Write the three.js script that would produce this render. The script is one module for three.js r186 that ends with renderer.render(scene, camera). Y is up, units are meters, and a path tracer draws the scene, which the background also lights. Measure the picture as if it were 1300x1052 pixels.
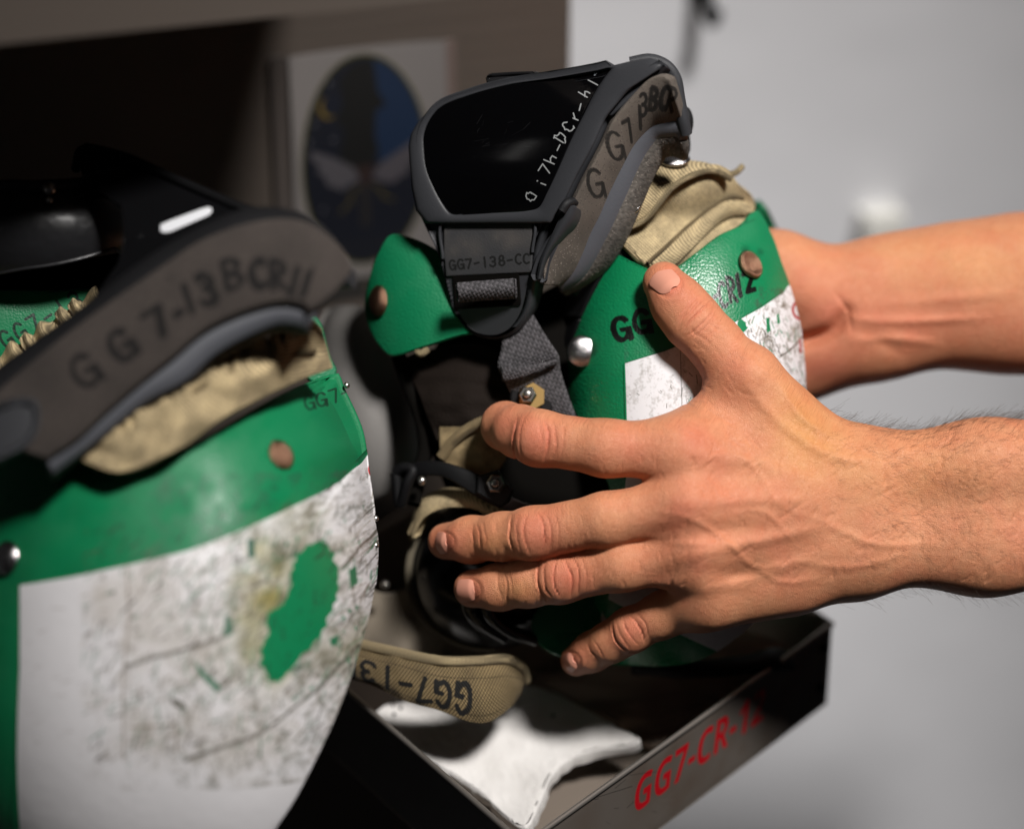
import * as THREE from 'three';
import { mergeGeometries } from 'three/addons/utils/BufferGeometryUtils.js';
import { ImprovedNoise } from 'three/addons/math/ImprovedNoise.js';

// ---------------------------------------------------------------- camera, light, exposure
const V = (x, y, z) => new THREE.Vector3(x, y, z);
const D = 1.0, S = 0.0003, PITCH = THREE.MathUtils.degToRad(28);
const ORIGIN = V(0, 1.25, 0);
const Q = new THREE.Quaternion().setFromAxisAngle(V(1, 0, 0), -PITCH);
const toWorld = (p) => p.clone().applyQuaternion(Q).add(ORIGIN);

const scene = new THREE.Scene();
scene.background = new THREE.Color().setRGB(0.007, 0.007, 0.0075);
const camera = new THREE.PerspectiveCamera(2 * Math.atan(526 * S / D) * 180 / Math.PI, 1300 / 1052, 0.05, 20);
camera.position.copy(toWorld(V(0, 0, D)));
camera.quaternion.copy(Q);
camera.focus = D - 0.022;
camera.userData.fStop = 2.7;
const renderer = new THREE.WebGLRenderer({ antialias: true });
renderer.setSize(1024, 828);
renderer.toneMapping = THREE.LinearToneMapping;
renderer.toneMappingExposure = 1.0;
renderer.shadowMap.enabled = true;

function spot(name, at, to, intensity, color, angle, penumbra, radius) {
  const l = new THREE.SpotLight(new THREE.Color().setRGB(...color), intensity, 0, angle, penumbra, 2);
  l.name = name; l.position.copy(toWorld(at)); l.target.position.copy(toWorld(to));
  l.castShadow = true; l.shadow.radius = radius; l.shadow.mapSize.set(2048, 2048); l.shadow.bias = -0.0005;
  scene.add(l); scene.add(l.target);
}
spot('key_lamp', V(1.0, 1.75, 2.5), V(0.085, -0.005, -0.05), 60, [1, 0.97, 0.94], 0.175, 0.85, 13.0);
{ // unseen soft fill light added overhead, giving the metal parts something to reflect
  const l = new THREE.RectAreaLight(new THREE.Color().setRGB(1, 0.97, 0.93), 0.11, 1.2, 0.6);
  l.name = 'added_fill_panel'; l.position.copy(toWorld(V(-0.5, 1.5, 1.6))); l.lookAt(toWorld(V(0, 0, 0))); scene.add(l);
  const k = new THREE.RectAreaLight(new THREE.Color().setRGB(1, 0.97, 0.93), 2.4, 0.08, 0.45);
  k.name = 'added_glint_strip'; k.position.copy(toWorld(V(-1.75, 0.34, 1.75))); k.lookAt(toWorld(V(0, 0.1, 0))); scene.add(k);  // unseen strip light added at left for a glint on the lens
}

// ---------------------------------------------------------------- helpers
let seed = 7;
const rnd = () => { seed = (seed * 1664525 + 1013904223) >>> 0; return seed / 4294967296; };
const perlin = new ImprovedNoise();
const clamp = (x, a = 0, b = 1) => Math.min(b, Math.max(a, x));
const lerp = (a, b, t) => a + (b - a) * t;
const sstep = (a, b, x) => { const t = clamp((x - a) / (b - a)); return t * t * (3 - 2 * t); };
// a place in the design frame (x right, y up, z towards the viewer, metres) from a position measured on the photograph and a distance
const P = (px, py, z) => V((px - 650) * S * (D - z) / D, (526 - py) * S * (D - z) / D, z);
const UP = V(0, 1, 0).applyQuaternion(Q.clone().invert());
function onPlane(px, py, point, normal) {
  const eye = V(0, 0, D), dir = P(px, py, 0).sub(eye);
  return eye.clone().add(dir.multiplyScalar(point.clone().sub(eye).dot(normal) / dir.dot(normal)));
}
const used = {};
function numbered(n) { const k = used[n] = (used[n] ?? -1) + 1; return k ? n + '_' + String(k).padStart(3, '0') : n; }
function thing(name, label, category, base, group) {
  const o = new THREE.Group(); o.name = numbered(name); o.position.copy(toWorld(base)); o.quaternion.copy(Q);
  o.userData = { label, category }; if (group) o.userData.group = group;
  o.userDataBase = base; scene.add(o); return o;
}
function part(parent, name, geos, mat, root = parent) {
  const list = Array.isArray(geos) ? geos : [geos];
  const g = list.length > 1 ? mergeGeometries(list.map((x) => { const c = x.index ? x.toNonIndexed() : x; for (const k of Object.keys(c.attributes)) if (!['position', 'normal', 'uv'].includes(k)) c.deleteAttribute(k); return c; })) : list[0];
  const b = root.userDataBase; g.translate(-b.x, -b.y, -b.z);
  const m = new THREE.Mesh(g, mat); m.name = name; m.castShadow = m.receiveShadow = true; m.userDataBase = b; parent.add(m); return m;
}
function spline(pts, n, closed = false, tension = 0.5) {
  const c = new THREE.CatmullRomCurve3(pts.map((p) => V(p[0], p[1], p[2] ?? 0)), closed, 'centripetal', tension);
  const out = []; const L = closed ? n : n - 1;
  const q = c.getSpacedPoints(L);
  for (let i = 0; i < n; i++) out.push([q[i].x, q[i].y, q[i].z]);
  return out;
}
function at(list, u) { const f = clamp(u) * (list.length - 1), i = Math.min(list.length - 2, Math.floor(f)), t = f - i; return list[i].map((a, k) => lerp(a, list[i + 1][k], t)); }
// sheet with thickness: f(u, v) gives the upper surface
function sheet(f, nu, nv, { th = 0.002, bev = 0.0006, closed = false, uv = null, flip = false } = {}) {
  const pts = [], nor = [], uvs = [], idx = [], e = 1e-3;
  const rows = nv + 1, cols = nu + 1;
  const g = (u, v) => f(closed ? (u % 1 + 1) % 1 : clamp(u), clamp(v));
  const N = (u, v) => { const a = g(u + e, v).sub(g(u - e, v)), b = g(u, v + e).sub(g(u, v - e)); const n = a.cross(b).normalize(); return flip ? n.negate() : n; };
  const T = []; for (let j = 0; j <= nv; j++) for (let i = 0; i <= nu; i++) { const u = i / nu, v = j / nv; T.push([g(u, v), N(u, v), u, v]); }
  const put = (p, t) => { pts.push(p.x, p.y, p.z); uvs.push(...(uv ? uv(p, t[2], t[3]) : [t[2], t[3]])); return pts.length / 3 - 1; };
  // inset of the outermost upper points
  const top = [], bot = [];
  const idxAt = (i, j) => j * cols + i;
  for (let j = 0; j <= nv; j++) for (let i = 0; i <= nu; i++) {
    const t = T[idxAt(i, j)]; const p = t[0].clone();
    let q = V(0, 0, 0);
    if (j === 0) q.add(T[idxAt(i, 1)][0].clone().sub(t[0]).normalize()); if (j === nv) q.add(T[idxAt(i, nv - 1)][0].clone().sub(t[0]).normalize());
    if (!closed) { if (i === 0) q.add(T[idxAt(1, j)][0].clone().sub(t[0]).normalize()); if (i === nu) q.add(T[idxAt(nu - 1, j)][0].clone().sub(t[0]).normalize()); }
    t[4] = q.multiplyScalar(bev);
    top.push(put(p.clone().add(t[4]), t));
  }
  for (let j = 0; j <= nv; j++) for (let i = 0; i <= nu; i++) { const t = T[idxAt(i, j)]; bot.push(put(t[0].clone().add(t[4]).addScaledVector(t[1], -th), t)); }
  const quad = (a, b, c, d) => (flip ? idx.push(a, c, b, a, d, c) : idx.push(a, b, c, a, c, d));
  for (let j = 0; j < nv; j++) for (let i = 0; i < nu; i++) {
    quad(top[idxAt(i, j)], top[idxAt(i + 1, j)], top[idxAt(i + 1, j + 1)], top[idxAt(i, j + 1)]);
    quad(bot[idxAt(i, j)], bot[idxAt(i, j + 1)], bot[idxAt(i + 1, j + 1)], bot[idxAt(i + 1, j)]);
  }
  const border = [];
  for (let i = 0; i < nu; i++) border.push([i, 0]);
  if (!closed) { for (let j = 0; j < nv; j++) border.push([nu, j]); for (let i = nu; i > 0; i--) border.push([i, nv]); for (let j = nv; j > 0; j--) border.push([0, j]); }
  const loops = closed ? [Array.from({ length: nu + 1 }, (_, i) => [i, 0]), Array.from({ length: nu + 1 }, (_, i) => [nu - i, nv])] : [[...border, border[0]]];
  const b2 = Math.min(bev, th * 0.45);
  for (const loop of loops) {
    let prev = null;
    for (const [i, j] of loop) {
      const t = T[idxAt(i, j)], k = idxAt(i, j);
      const ring = [top[k], put(t[0].clone().addScaledVector(t[1], -b2), t), put(t[0].clone().addScaledVector(t[1], -th + b2), t), bot[k]];
      if (prev) for (let s = 0; s < 3; s++) quad(prev[s], prev[s + 1], ring[s + 1], ring[s]);
      prev = ring;
    }
  }
  const geo = new THREE.BufferGeometry();
  geo.setAttribute('position', new THREE.Float32BufferAttribute(pts, 3)); geo.setAttribute('uv', new THREE.Float32BufferAttribute(uvs, 2)); geo.setIndex(idx); geo.computeVertexNormals();
  return geo;
}
// texture coordinates: metres across the panel's own front, 0..1 over the box [x0, y0, x1, y1] of measured positions at distance zr
const boxUV = (x0, y0, x1, y1, zr = 0) => { const a = P(x0, y1, zr), b = P(x1, y0, zr); return (p) => [(p.x - a.x) / (b.x - a.x), (p.y - a.y) / (b.y - a.y)]; };
const metreUV = (s = 1) => (p) => [p.x * s, p.y * s + p.z * s * 0.6];
function byAngle(pts, c, n, smooth = 260) {
  const q = smooth ? spline(pts, smooth, true) : pts, out = [];
  for (let i = 0; i < n; i++) {
    const a = i / n * Math.PI * 2, dx = Math.cos(a), dy = Math.sin(a); let best = 0;
    for (let k = 0; k < q.length; k++) {
      const A = q[k], B = q[(k + 1) % q.length], ex = B[0] - A[0], ey = B[1] - A[1], det = dx * -ey + dy * ex; if (Math.abs(det) < 1e-9) continue;
      const rx = A[0] - c[0], ry = A[1] - c[1], t = (rx * -ey + ry * ex) / det, s = (dx * ry - dy * rx) / det;
      if (s >= -1e-6 && s <= 1 + 1e-6 && t > best) best = t;
    }
    out.push([c[0] + dx * best, c[1] + dy * best]);
  }
  return out;
}
// panel with a traced outline on a curved surface z(px, py); every panel has real thickness and rounded edges
function slab(pts, c, zf, { th = 0.003, bev = 0.0008, n = 180, rings = 22, uv = null, smooth = 300, back = null } = {}) {
  const B = byAngle(pts, c, n, smooth);
  const pos = [], uvs = [], idx = [];
  const nrm = (x, y) => { const e = 1.5, a = P(x + e, y, zf(x + e, y)).sub(P(x - e, y, zf(x - e, y))), b = P(x, y - e, zf(x, y - e)).sub(P(x, y + e, zf(x, y + e))); return a.cross(b).normalize(); };
  const put = (p) => { pos.push(p.x, p.y, p.z); uvs.push(...(uv ? uv(p) : [p.x, p.y])); return pos.length / 3 - 1; };
  const edge = B.map((b, i) => { const p = P(b[0], b[1], zf(b[0], b[1])), a = B[(i + n - 1) % n], d = B[(i + 1) % n]; const t = P(d[0], d[1], zf(d[0], d[1])).sub(P(a[0], a[1], zf(a[0], a[1]))).normalize(); const N = nrm(b[0], b[1]); const o = t.clone().cross(N).normalize(); if (o.dot(p.clone().sub(P(c[0], c[1], p.z))) < 0) o.negate(); return { p, N, o }; });
  const c0 = put(P(c[0], c[1], zf(c[0], c[1])));
  let prev = null;
  const link = (ring) => { for (let i = 0; i < n; i++) { const k = (i + 1) % n; if (!prev) idx.push(c0, ring[k], ring[i]); else idx.push(prev[i], prev[k], ring[k], prev[i], ring[k], ring[i]); } prev = ring; };
  for (let j = 1; j < rings; j++) { const t = Math.pow(j / rings, 0.8); link(B.map((b) => { const x = lerp(c[0], b[0], t), y = lerp(c[1], b[1], t); return put(P(x, y, zf(x, y))); })); }
  const K = back ?? 0;
  link(edge.map((e) => put(e.p.clone().addScaledVector(e.o, -bev))));
  link(edge.map((e) => put(e.p.clone().addScaledVector(e.o, -bev * 0.3).addScaledVector(e.N, -bev * 0.3))));
  link(edge.map((e) => put(e.p.clone().addScaledVector(e.N, -bev))));
  link(edge.map((e) => put(e.p.clone().addScaledVector(e.N, -th + bev * 0.5))));
  link(edge.map((e) => put(e.p.clone().addScaledVector(e.o, -bev).addScaledVector(e.N, -th))));
  for (const t of [0.7, 0.35]) link(B.map((b) => { const x = lerp(c[0], b[0], t), y = lerp(c[1], b[1], t); return put(P(x, y, zf(x, y) - th)); }));
  const cb = put(P(c[0], c[1], zf(c[0], c[1]) - th));
  for (let i = 0; i < n; i++) idx.push(cb, prev[i], prev[(i + 1) % n]);
  const g = new THREE.BufferGeometry();
  g.setAttribute('position', new THREE.Float32BufferAttribute(pos, 3)); g.setAttribute('uv', new THREE.Float32BufferAttribute(uvs, 2)); g.setIndex(idx); g.computeVertexNormals();
  if (uv) { const m = new Float32Array(pos.length / 3 * 2); for (let i = 0; i < m.length / 2; i++) { m[i * 2] = pos[i * 3]; m[i * 2 + 1] = pos[i * 3 + 1]; } g.setAttribute('uv1', new THREE.BufferAttribute(m, 2)); }
  return g;
}
// sheet between two traced curves [px, py, z]; bulge lifts its middle
function between(A, B, nu, nv, o = {}) {
  const a = spline(A, 120), b = spline(B, 120), mid = (v) => 4 * v * (1 - v);
  return sheet((u, v) => { const p = P(...at(a, u)), q = P(...at(b, u)); const r = p.lerp(q, v); r.z += (o.bulge ?? 0) * mid(v); if (o.wave) r.add(o.wave(u, v)); return r; }, nu, nv, o);
}
function tube(list, r, { n = 60, rs = 10, closed = false } = {}) { return new THREE.TubeGeometry(new THREE.CatmullRomCurve3(list, closed, 'centripetal'), n, r, rs, closed); }
function orient(g, p, n, spin = 0) { g.rotateY(spin); g.applyQuaternion(new THREE.Quaternion().setFromUnitVectors(V(0, 1, 0), n.clone().normalize())); g.translate(p.x, p.y, p.z); return g; }
function domeRivet(p, n, r, h = 0.35) {
  const prof = [[0, 1], [0.3, 0.97], [0.55, 0.86], [0.78, 0.62], [0.93, 0.3], [1, 0.05], [0.97, -0.2], [0.3, -0.3], [0.28, -2.0]].map(([x, y]) => new THREE.Vector2(x * r, y * h * r));
  return orient(new THREE.LatheGeometry(prof.reverse(), 40), p, n);
}
function flatRivet(p, n, r) {
  const prof = [[0, 0.05], [0.45, 0.06], [0.62, 0.12], [0.8, 0.26], [0.92, 0.22], [1, 0.08], [0.98, -0.1], [0.3, -0.2], [0.28, -1]].map(([x, y]) => new THREE.Vector2(x * r, y * r));
  return orient(new THREE.LatheGeometry(prof.reverse(), 40), p, n);
}
const cyl = (p, n, r, h, seg = 24, spin = 0) => orient(new THREE.CylinderGeometry(r, r, h, seg), p, n, spin);
function hexNut(p, n, r) {
  const prof = [[0.55, 0.5], [0.85, 0.5], [1, 0.3], [1, -0.5], [0.5, -0.5]].map(([x, y]) => new THREE.Vector2(x * r, y * r));
  const nut = new THREE.LatheGeometry(prof.reverse(), 6).toNonIndexed(); nut.computeVertexNormals();
  const bolt = new THREE.LatheGeometry([[0, 1.0], [0.34, 1.0], [0.42, 0.88], [0.36, 0.8], [0.42, 0.7], [0.36, 0.6], [0.42, 0.5], [0.42, -0.6]].map(([x, y]) => new THREE.Vector2(x * r, y * r)).reverse(), 20);
  return [orient(nut, p, n, 0.4), orient(bolt, p, n)];
}
// ---------------------------------------------------------------- textures
function dataTex(n, f, srgb = false) {
  const d = new Uint8Array(n * n * 4);
  for (let y = 0; y < n; y++) for (let x = 0; x < n; x++) { const c = f(x / n, y / n); const k = (y * n + x) * 4; for (let i = 0; i < 3; i++) d[k + i] = clamp(Array.isArray(c) ? c[i] : c) * 255; d[k + 3] = 255; }
  const t = new THREE.DataTexture(d, n, n); t.wrapS = t.wrapT = THREE.RepeatWrapping; t.magFilter = THREE.LinearFilter; t.minFilter = THREE.LinearFilter; if (srgb) t.colorSpace = THREE.SRGBColorSpace; t.needsUpdate = true; return t;
}
function rep(t, x, y = x, rot = 0) { const c = t.clone(); c.repeat.set(x, y); c.rotation = rot; c.needsUpdate = true; return c; }
const hash = (i, j, k = 0) => { let h = Math.imul(i, 374761393) ^ Math.imul(j, 668265263) ^ Math.imul(k + 11, 2246822519); h = Math.imul(h ^ (h >>> 13), 1274126177); return ((h ^ (h >>> 16)) >>> 0) / 4294967296; };
function vnoise(u, v, n, k = 0) { const x = u * n, y = v * n, i = Math.floor(x), j = Math.floor(y), a = x - i, b = y - j, s = a * a * (3 - 2 * a), t = b * b * (3 - 2 * b), w = (p, q) => hash(((p % n) + n) % n, ((q % n) + n) % n, k); return lerp(lerp(w(i, j), w(i + 1, j), s), lerp(w(i, j + 1), w(i + 1, j + 1), s), t); }
function cells(u, v, n, k = 0) { const x = u * n, y = v * n, i = Math.floor(x), j = Math.floor(y); let d1 = 9, d2 = 9; for (let a = -1; a <= 1; a++) for (let b = -1; b <= 1; b++) { const p = ((i + a) % n + n) % n, q = ((j + b) % n + n) % n, dx = i + a + hash(p, q, k) - x, dy = j + b + hash(p, q, k + 1) - y, d = dx * dx + dy * dy; if (d < d1) { d2 = d1; d1 = d; } else if (d < d2) d2 = d; } return [Math.sqrt(d1), Math.sqrt(d2)]; }
const texPebble = dataTex(512, (u, v) => { const [a] = cells(u, v, 64, 3); return 1 - a * 0.9 + 0.25 * (vnoise(u, v, 80, 4) - 0.5); });
const texSkin = dataTex(512, (u, v) => { const [a, b] = cells(u, v, 60, 5), [c, d] = cells(u, v, 110, 9); return 0.5 + 0.42 * clamp((b - a) * 2) - 0.2 + 0.22 * clamp((d - c) * 2) + 0.3 * (vnoise(u, v, 24, 6) - 0.5) + 0.2 * (vnoise(u, v, 200, 16) - 0.5); });
const texGrain = dataTex(256, (u, v) => 0.5 * vnoise(u, v, 128, 1) + 0.3 * vnoise(u, v, 64, 2) + 0.2 * hash(Math.floor(u * 256), Math.floor(v * 256), 8));
const texCloud = dataTex(256, (u, v) => 0.5 * vnoise(u, v, 6, 1) + 0.3 * vnoise(u, v, 14, 2) + 0.2 * vnoise(u, v, 40, 3));
const texTwill = dataTex(256, (u, v) => { const s = Math.sin((u + v) * Math.PI * 2 * 24), w = Math.sin((u * 3 - v * 1) * Math.PI * 2 * 24); return 0.5 + 0.36 * s + 0.12 * w + 0.12 * (vnoise(u, v, 60, 2) - 0.5); });
const texTwillColor = dataTex(256, (u, v) => { const s = Math.sin((u + v) * Math.PI * 2 * 24), m = 0.84 + 0.17 * s + 0.2 * (vnoise(u, v, 8, 5) - 0.5) + 0.16 * (vnoise(u, v, 50, 6) - 0.5); return [0.745 * m, 0.665 * m, 0.51 * m]; }, true);
const texWeb = dataTex(256, (u, v) => { const x = u * 32, y = v * 32, i = Math.floor(x), j = Math.floor(y), a = x - i, b = y - j; return (i + j) % 2 ? Math.sin(a * Math.PI) * 0.7 + 0.3 * Math.sin(b * Math.PI) : Math.sin(b * Math.PI) * 0.7 + 0.25 * Math.sin(a * Math.PI); });
const texWebColor = dataTex(256, (u, v) => { const x = u * 32, y = v * 32, i = Math.floor(x), j = Math.floor(y); const m = ((i + j) % 2 ? 0.27 : 0.18) + 0.1 * (vnoise(u, v, 32, 3) - 0.5); return [m * 1.02, m * 0.98, m * 1.02]; }, true);
const texFoam = dataTex(256, (u, v) => { const s = hash(Math.floor(u * 256), Math.floor(v * 256), 2), m = 0.32 + 0.12 * (vnoise(u, v, 90, 1) - 0.5) + 0.1 * (vnoise(u, v, 10, 4) - 0.5) + (s > 0.985 ? 0.25 : 0); return [m * 1.04, m * 0.98, m * 0.92]; }, true);
const texBrush = dataTex(512, (u, v) => 0.5 * vnoise(u * 0.03, v, 256, 1) + 0.3 * vnoise(u * 0.1, v, 128, 2) + 0.2 * vnoise(u, v, 12, 3));
function canvasTex(x0, y0, x1, y1, k, draw, srgb = true) {
  const c = document.createElement('canvas'); c.width = Math.round((x1 - x0) * k); c.height = Math.round((y1 - y0) * k);
  const g = c.getContext('2d'); g.scale(k, k); g.translate(-x0, -y0); g.lineCap = g.lineJoin = 'round'; draw(g);
  const t = new THREE.CanvasTexture(c); if (srgb) t.colorSpace = THREE.SRGBColorSpace; t.magFilter = THREE.LinearFilter; return t;
}
// marker-pen letters as strokes on a unit box
const arc = (cx, cy, rx, ry, a, b, n = 14) => Array.from({ length: n + 1 }, (_, i) => { const t = lerp(a, b, i / n) * Math.PI / 180; return [cx + rx * Math.cos(t), cy + ry * Math.sin(t)]; });
const GLYPH = {
  G: [[...arc(0.5, 0.5, 0.48, 0.5, -40, -320), [0.95, 0.55], [0.55, 0.55]], [[0.95, 0.55], [0.98, 1.02]]], C: [arc(0.55, 0.5, 0.5, 0.5, -50, -310)],
  7: [[[0, 0.05], [0.9, 0.02], [0.4, 1]]], '-': [[[0.1, 0.55], [0.8, 0.5]]], 1: [[[0.4, 0], [0.42, 1]]], 3: [[...arc(0.4, 0.26, 0.4, 0.26, -150, 90, 10), ...arc(0.4, 0.75, 0.45, 0.26, -90, 150, 10)]],
  B: [[[0.05, 0], [0.08, 1]], [...arc(0.1, 0.25, 0.7, 0.25, -90, 90, 8), ...arc(0.1, 0.75, 0.8, 0.25, -90, 90, 8)]], R: [[[0.05, 0], [0.08, 1]], [...arc(0.1, 0.27, 0.75, 0.27, -90, 90, 8), [0.9, 1]]],
  2: [[...arc(0.45, 0.28, 0.42, 0.28, -160, 40, 10), [0.05, 0.98], [0.95, 0.95]]], 0: [arc(0.5, 0.5, 0.42, 0.5, 0, 360, 20)], O: [arc(0.5, 0.5, 0.42, 0.5, 0, 360, 20)], 6: [[[0.75, 0], ...arc(0.45, 0.7, 0.4, 0.3, -160, 200, 16)]],
  8: [arc(0.45, 0.25, 0.32, 0.25, 0, 360, 14), arc(0.45, 0.75, 0.42, 0.26, 0, 360, 14)],
  D: [[[0.05, 0], [0.05, 1]], arc(0.05, 0.5, 0.8, 0.5, -90, 90, 12)], H: [[[0.05, 0], [0.05, 1]], [[0.9, 0], [0.9, 1]], [[0.05, 0.5], [0.9, 0.5]]], h: [[[0.1, 0], [0.1, 1]], [[0.1, 0.6], [0.5, 0.45], [0.75, 0.6], [0.75, 1]]], i: [[[0.4, 0.4], [0.4, 1]], [[0.4, 0.15], [0.42, 0.18]]], s: [[[0.8, 0.45], [0.3, 0.4], [0.2, 0.6], [0.75, 0.75], [0.7, 1], [0.15, 0.95]]], n: [[[0.1, 0.45], [0.15, 1]], [[0.15, 0.6], [0.5, 0.42], [0.8, 0.6], [0.8, 1]]], r: [[[0.2, 0.45], [0.2, 1]], [[0.2, 0.65], [0.7, 0.42]]], A: [[[0, 1], [0.45, 0], [0.9, 1]], [[0.2, 0.6], [0.75, 0.6]]], E: [[[0.85, 0], [0.1, 0], [0.1, 1], [0.9, 1]], [[0.1, 0.5], [0.7, 0.5]]], '.': [[[0.4, 0.9], [0.42, 0.95]]], '/': [[[0.9, 0], [0.1, 1]]],
};
function pen(g, text, place, w, h, gap, lw, color, jit = 0.03) {   // place(i) -> [x, y, angle] or start point with a fixed turn
  g.strokeStyle = color; g.lineWidth = lw;
  [...text].forEach((ch, i) => {
    const [x, y, a] = typeof place === 'function' ? place(i) : [place[0] + Math.cos(place[2]) * i * (w + gap), place[1] + Math.sin(place[2]) * i * (w + gap), place[2]];
    g.save(); g.translate(x, y); g.rotate(a + (rnd() - 0.5) * 0.12);
    for (const st of GLYPH[ch] ?? []) { g.beginPath(); st.forEach(([p, q], k) => { const X = p * w + (rnd() - 0.5) * jit * w, Y = q * h + (rnd() - 0.5) * jit * h; k ? g.lineTo(X, Y) : g.moveTo(X, Y); }); g.stroke(); }
    g.restore();
  });
}
function marker(g, L, color, lw) {   // letters [char, x, y, turn, w, h] gone over a few times with a felt pen
  for (const [ch, x, y, a, w, h] of L) { g.save(); g.translate(x, y); g.rotate(a); for (let k = 0; k < 5; k++) { g.strokeStyle = color; g.lineWidth = lw * (0.35 + 0.5 * rnd()); const ox = (rnd() - 0.5) * lw * 0.7, oy = (rnd() - 0.5) * lw * 0.7; for (const st of GLYPH[ch]) for (let i = 1; i < st.length; i++) { if (rnd() < 0.06) continue; g.beginPath(); g.moveTo(st[i - 1][0] * w + ox, st[i - 1][1] * h + oy); g.lineTo(st[i][0] * w + ox + rnd() - 0.5, st[i][1] * h + oy + rnd() - 0.5); g.stroke(); } } g.restore(); }
}
function ragged(pts, amp, k = 9) { const out = []; pts.forEach((p, i) => { const q = pts[(i + 1) % pts.length]; for (let s = 0; s < k; s++) out.push([lerp(p[0], q[0], s / k) + (rnd() - 0.5) * amp, lerp(p[1], q[1], s / k) + (rnd() - 0.5) * amp]); }); return out; }
function poly(g, pts, fill) { g.fillStyle = fill; g.beginPath(); pts.forEach((p, i) => (i ? g.lineTo(p[0], p[1]) : g.moveTo(p[0], p[1]))); g.closePath(); g.fill(); }
function scuff(g, n, x0, y0, x1, y1, ang, len, lw, colors) {
  for (let i = 0; i < n; i++) { const x = lerp(x0, x1, rnd()), y = lerp(y0, y1, rnd()), a = ang + (rnd() - 0.5) * 1.3, l = len * (0.2 + rnd() * rnd() * 1.5); g.strokeStyle = colors[Math.floor(rnd() * colors.length)]; g.lineWidth = lw * (0.3 + rnd()); g.beginPath(); g.moveTo(x, y); g.quadraticCurveTo(x + Math.cos(a) * l * 0.5 + (rnd() - 0.5) * 4, y + Math.sin(a) * l * 0.5, x + Math.cos(a) * l, y + Math.sin(a) * l); g.stroke(); }
}
function smudge(g, n, x0, y0, x1, y1, r, color) { for (let i = 0; i < n; i++) { const x = lerp(x0, x1, rnd()), y = lerp(y0, y1, rnd()), q = r * (0.3 + rnd()); const gr = g.createRadialGradient(x, y, 0, x, y, q); gr.addColorStop(0, color); gr.addColorStop(1, color.replace(/[\d.]+\)$/, '0)')); g.fillStyle = gr; g.fillRect(x - q, y - q, 2 * q, 2 * q); } }
function grime(g, x0, y0, x1, y1, step, k, amount, color, seedK, mask = () => 1) {
  for (let y = y0; y < y1; y += step) for (let x = x0; x < x1; x += step) {
    const n = 0.5 + 0.5 * (perlin.noise(x * k, y * k * 0.7, seedK) * 0.6 + perlin.noise(x * k * 3.1, y * k * 2.3, seedK + 4) * 0.5 + perlin.noise(x * k * 8, y * k * 6, seedK + 9) * 0.5);
    const a = clamp((n - 0.5) * 2.4) * amount * mask(x, y); if (a > 0.01) { g.fillStyle = `rgba(${color},${a.toFixed(3)})`; g.fillRect(x, y, step + 0.2, step + 0.2); }
  }
}
const lin = (r, g, b) => new THREE.Color().setRGB(r, g, b);
const std = (o) => new THREE.MeshStandardMaterial(o), phy = (o) => new THREE.MeshPhysicalMaterial(o);
// ---------------------------------------------------------------- materials
const GREEN = '#0d7348', TAPE = '#d9d7d9';
const M = {
  green: phy({ color: lin(0.005, 0.168, 0.068), roughness: 0.75, roughnessMap: rep(texCloud, 7), bumpMap: rep(texPebble, 18), bumpScale: 0.00014 }),
  frame: phy({ specularIntensity: 0.7, color: lin(0.031, 0.032, 0.036), roughness: 0.46, bumpMap: rep(texGrain, 30), bumpScale: 0.00005 }),
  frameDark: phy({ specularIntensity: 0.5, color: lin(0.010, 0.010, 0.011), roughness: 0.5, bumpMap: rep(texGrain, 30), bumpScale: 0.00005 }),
  black: phy({ specularIntensity: 0.35, color: lin(0.005, 0.005, 0.0055), roughness: 0.5, bumpMap: rep(texGrain, 25), bumpScale: 0.00004 }),
  blackGloss: phy({ color: lin(0.004, 0.004, 0.0045), roughness: 0.2, specularIntensity: 0.7 }),
  liner: phy({ specularIntensity: 0.1, color: lin(0.004, 0.0035, 0.003), roughness: 0.95 }),
  foam: std({ map: rep(texFoam, 12), roughness: 0.95, bumpMap: rep(texGrain, 20), bumpScale: 0.0003 }),
  flange: std({ color: lin(0.075, 0.078, 0.09), roughness: 0.55, bumpMap: rep(texGrain, 30), bumpScale: 0.00008 }),
  khaki: std({ map: rep(texTwillColor, 30), roughness: 0.95, bumpMap: rep(texTwill, 30), bumpScale: 0.00025 }),
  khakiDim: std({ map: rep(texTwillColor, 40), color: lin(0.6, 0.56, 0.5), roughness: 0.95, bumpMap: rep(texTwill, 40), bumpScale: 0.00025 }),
  web: std({ map: rep(texWebColor, 26, 26, 0.5), roughness: 0.85, bumpMap: rep(texWeb, 26, 26, 0.5), bumpScale: 0.0003 }),
  chrome: std({ color: lin(0.62, 0.6, 0.6), metalness: 1, roughness: 0.2, bumpMap: rep(texCloud, 60), bumpScale: 0.00003 }),
  bronze: std({ color: lin(0.36, 0.2, 0.13), metalness: 1, roughness: 0.3, bumpMap: rep(texCloud, 70), bumpScale: 0.0001 }),
  steel: std({ color: lin(0.5, 0.48, 0.45), metalness: 1, roughness: 0.3 }),
  brass: std({ color: lin(0.55, 0.36, 0.14), metalness: 1, roughness: 0.35 }),
};
const ch1 = (t) => { t.channel = 1; return t; };
const struct = (name, geo, mat) => { const m = new THREE.Mesh(geo, mat); m.name = name; m.castShadow = m.receiveShadow = true; m.userData = { kind: 'structure' }; scene.add(m); return m; };
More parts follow.
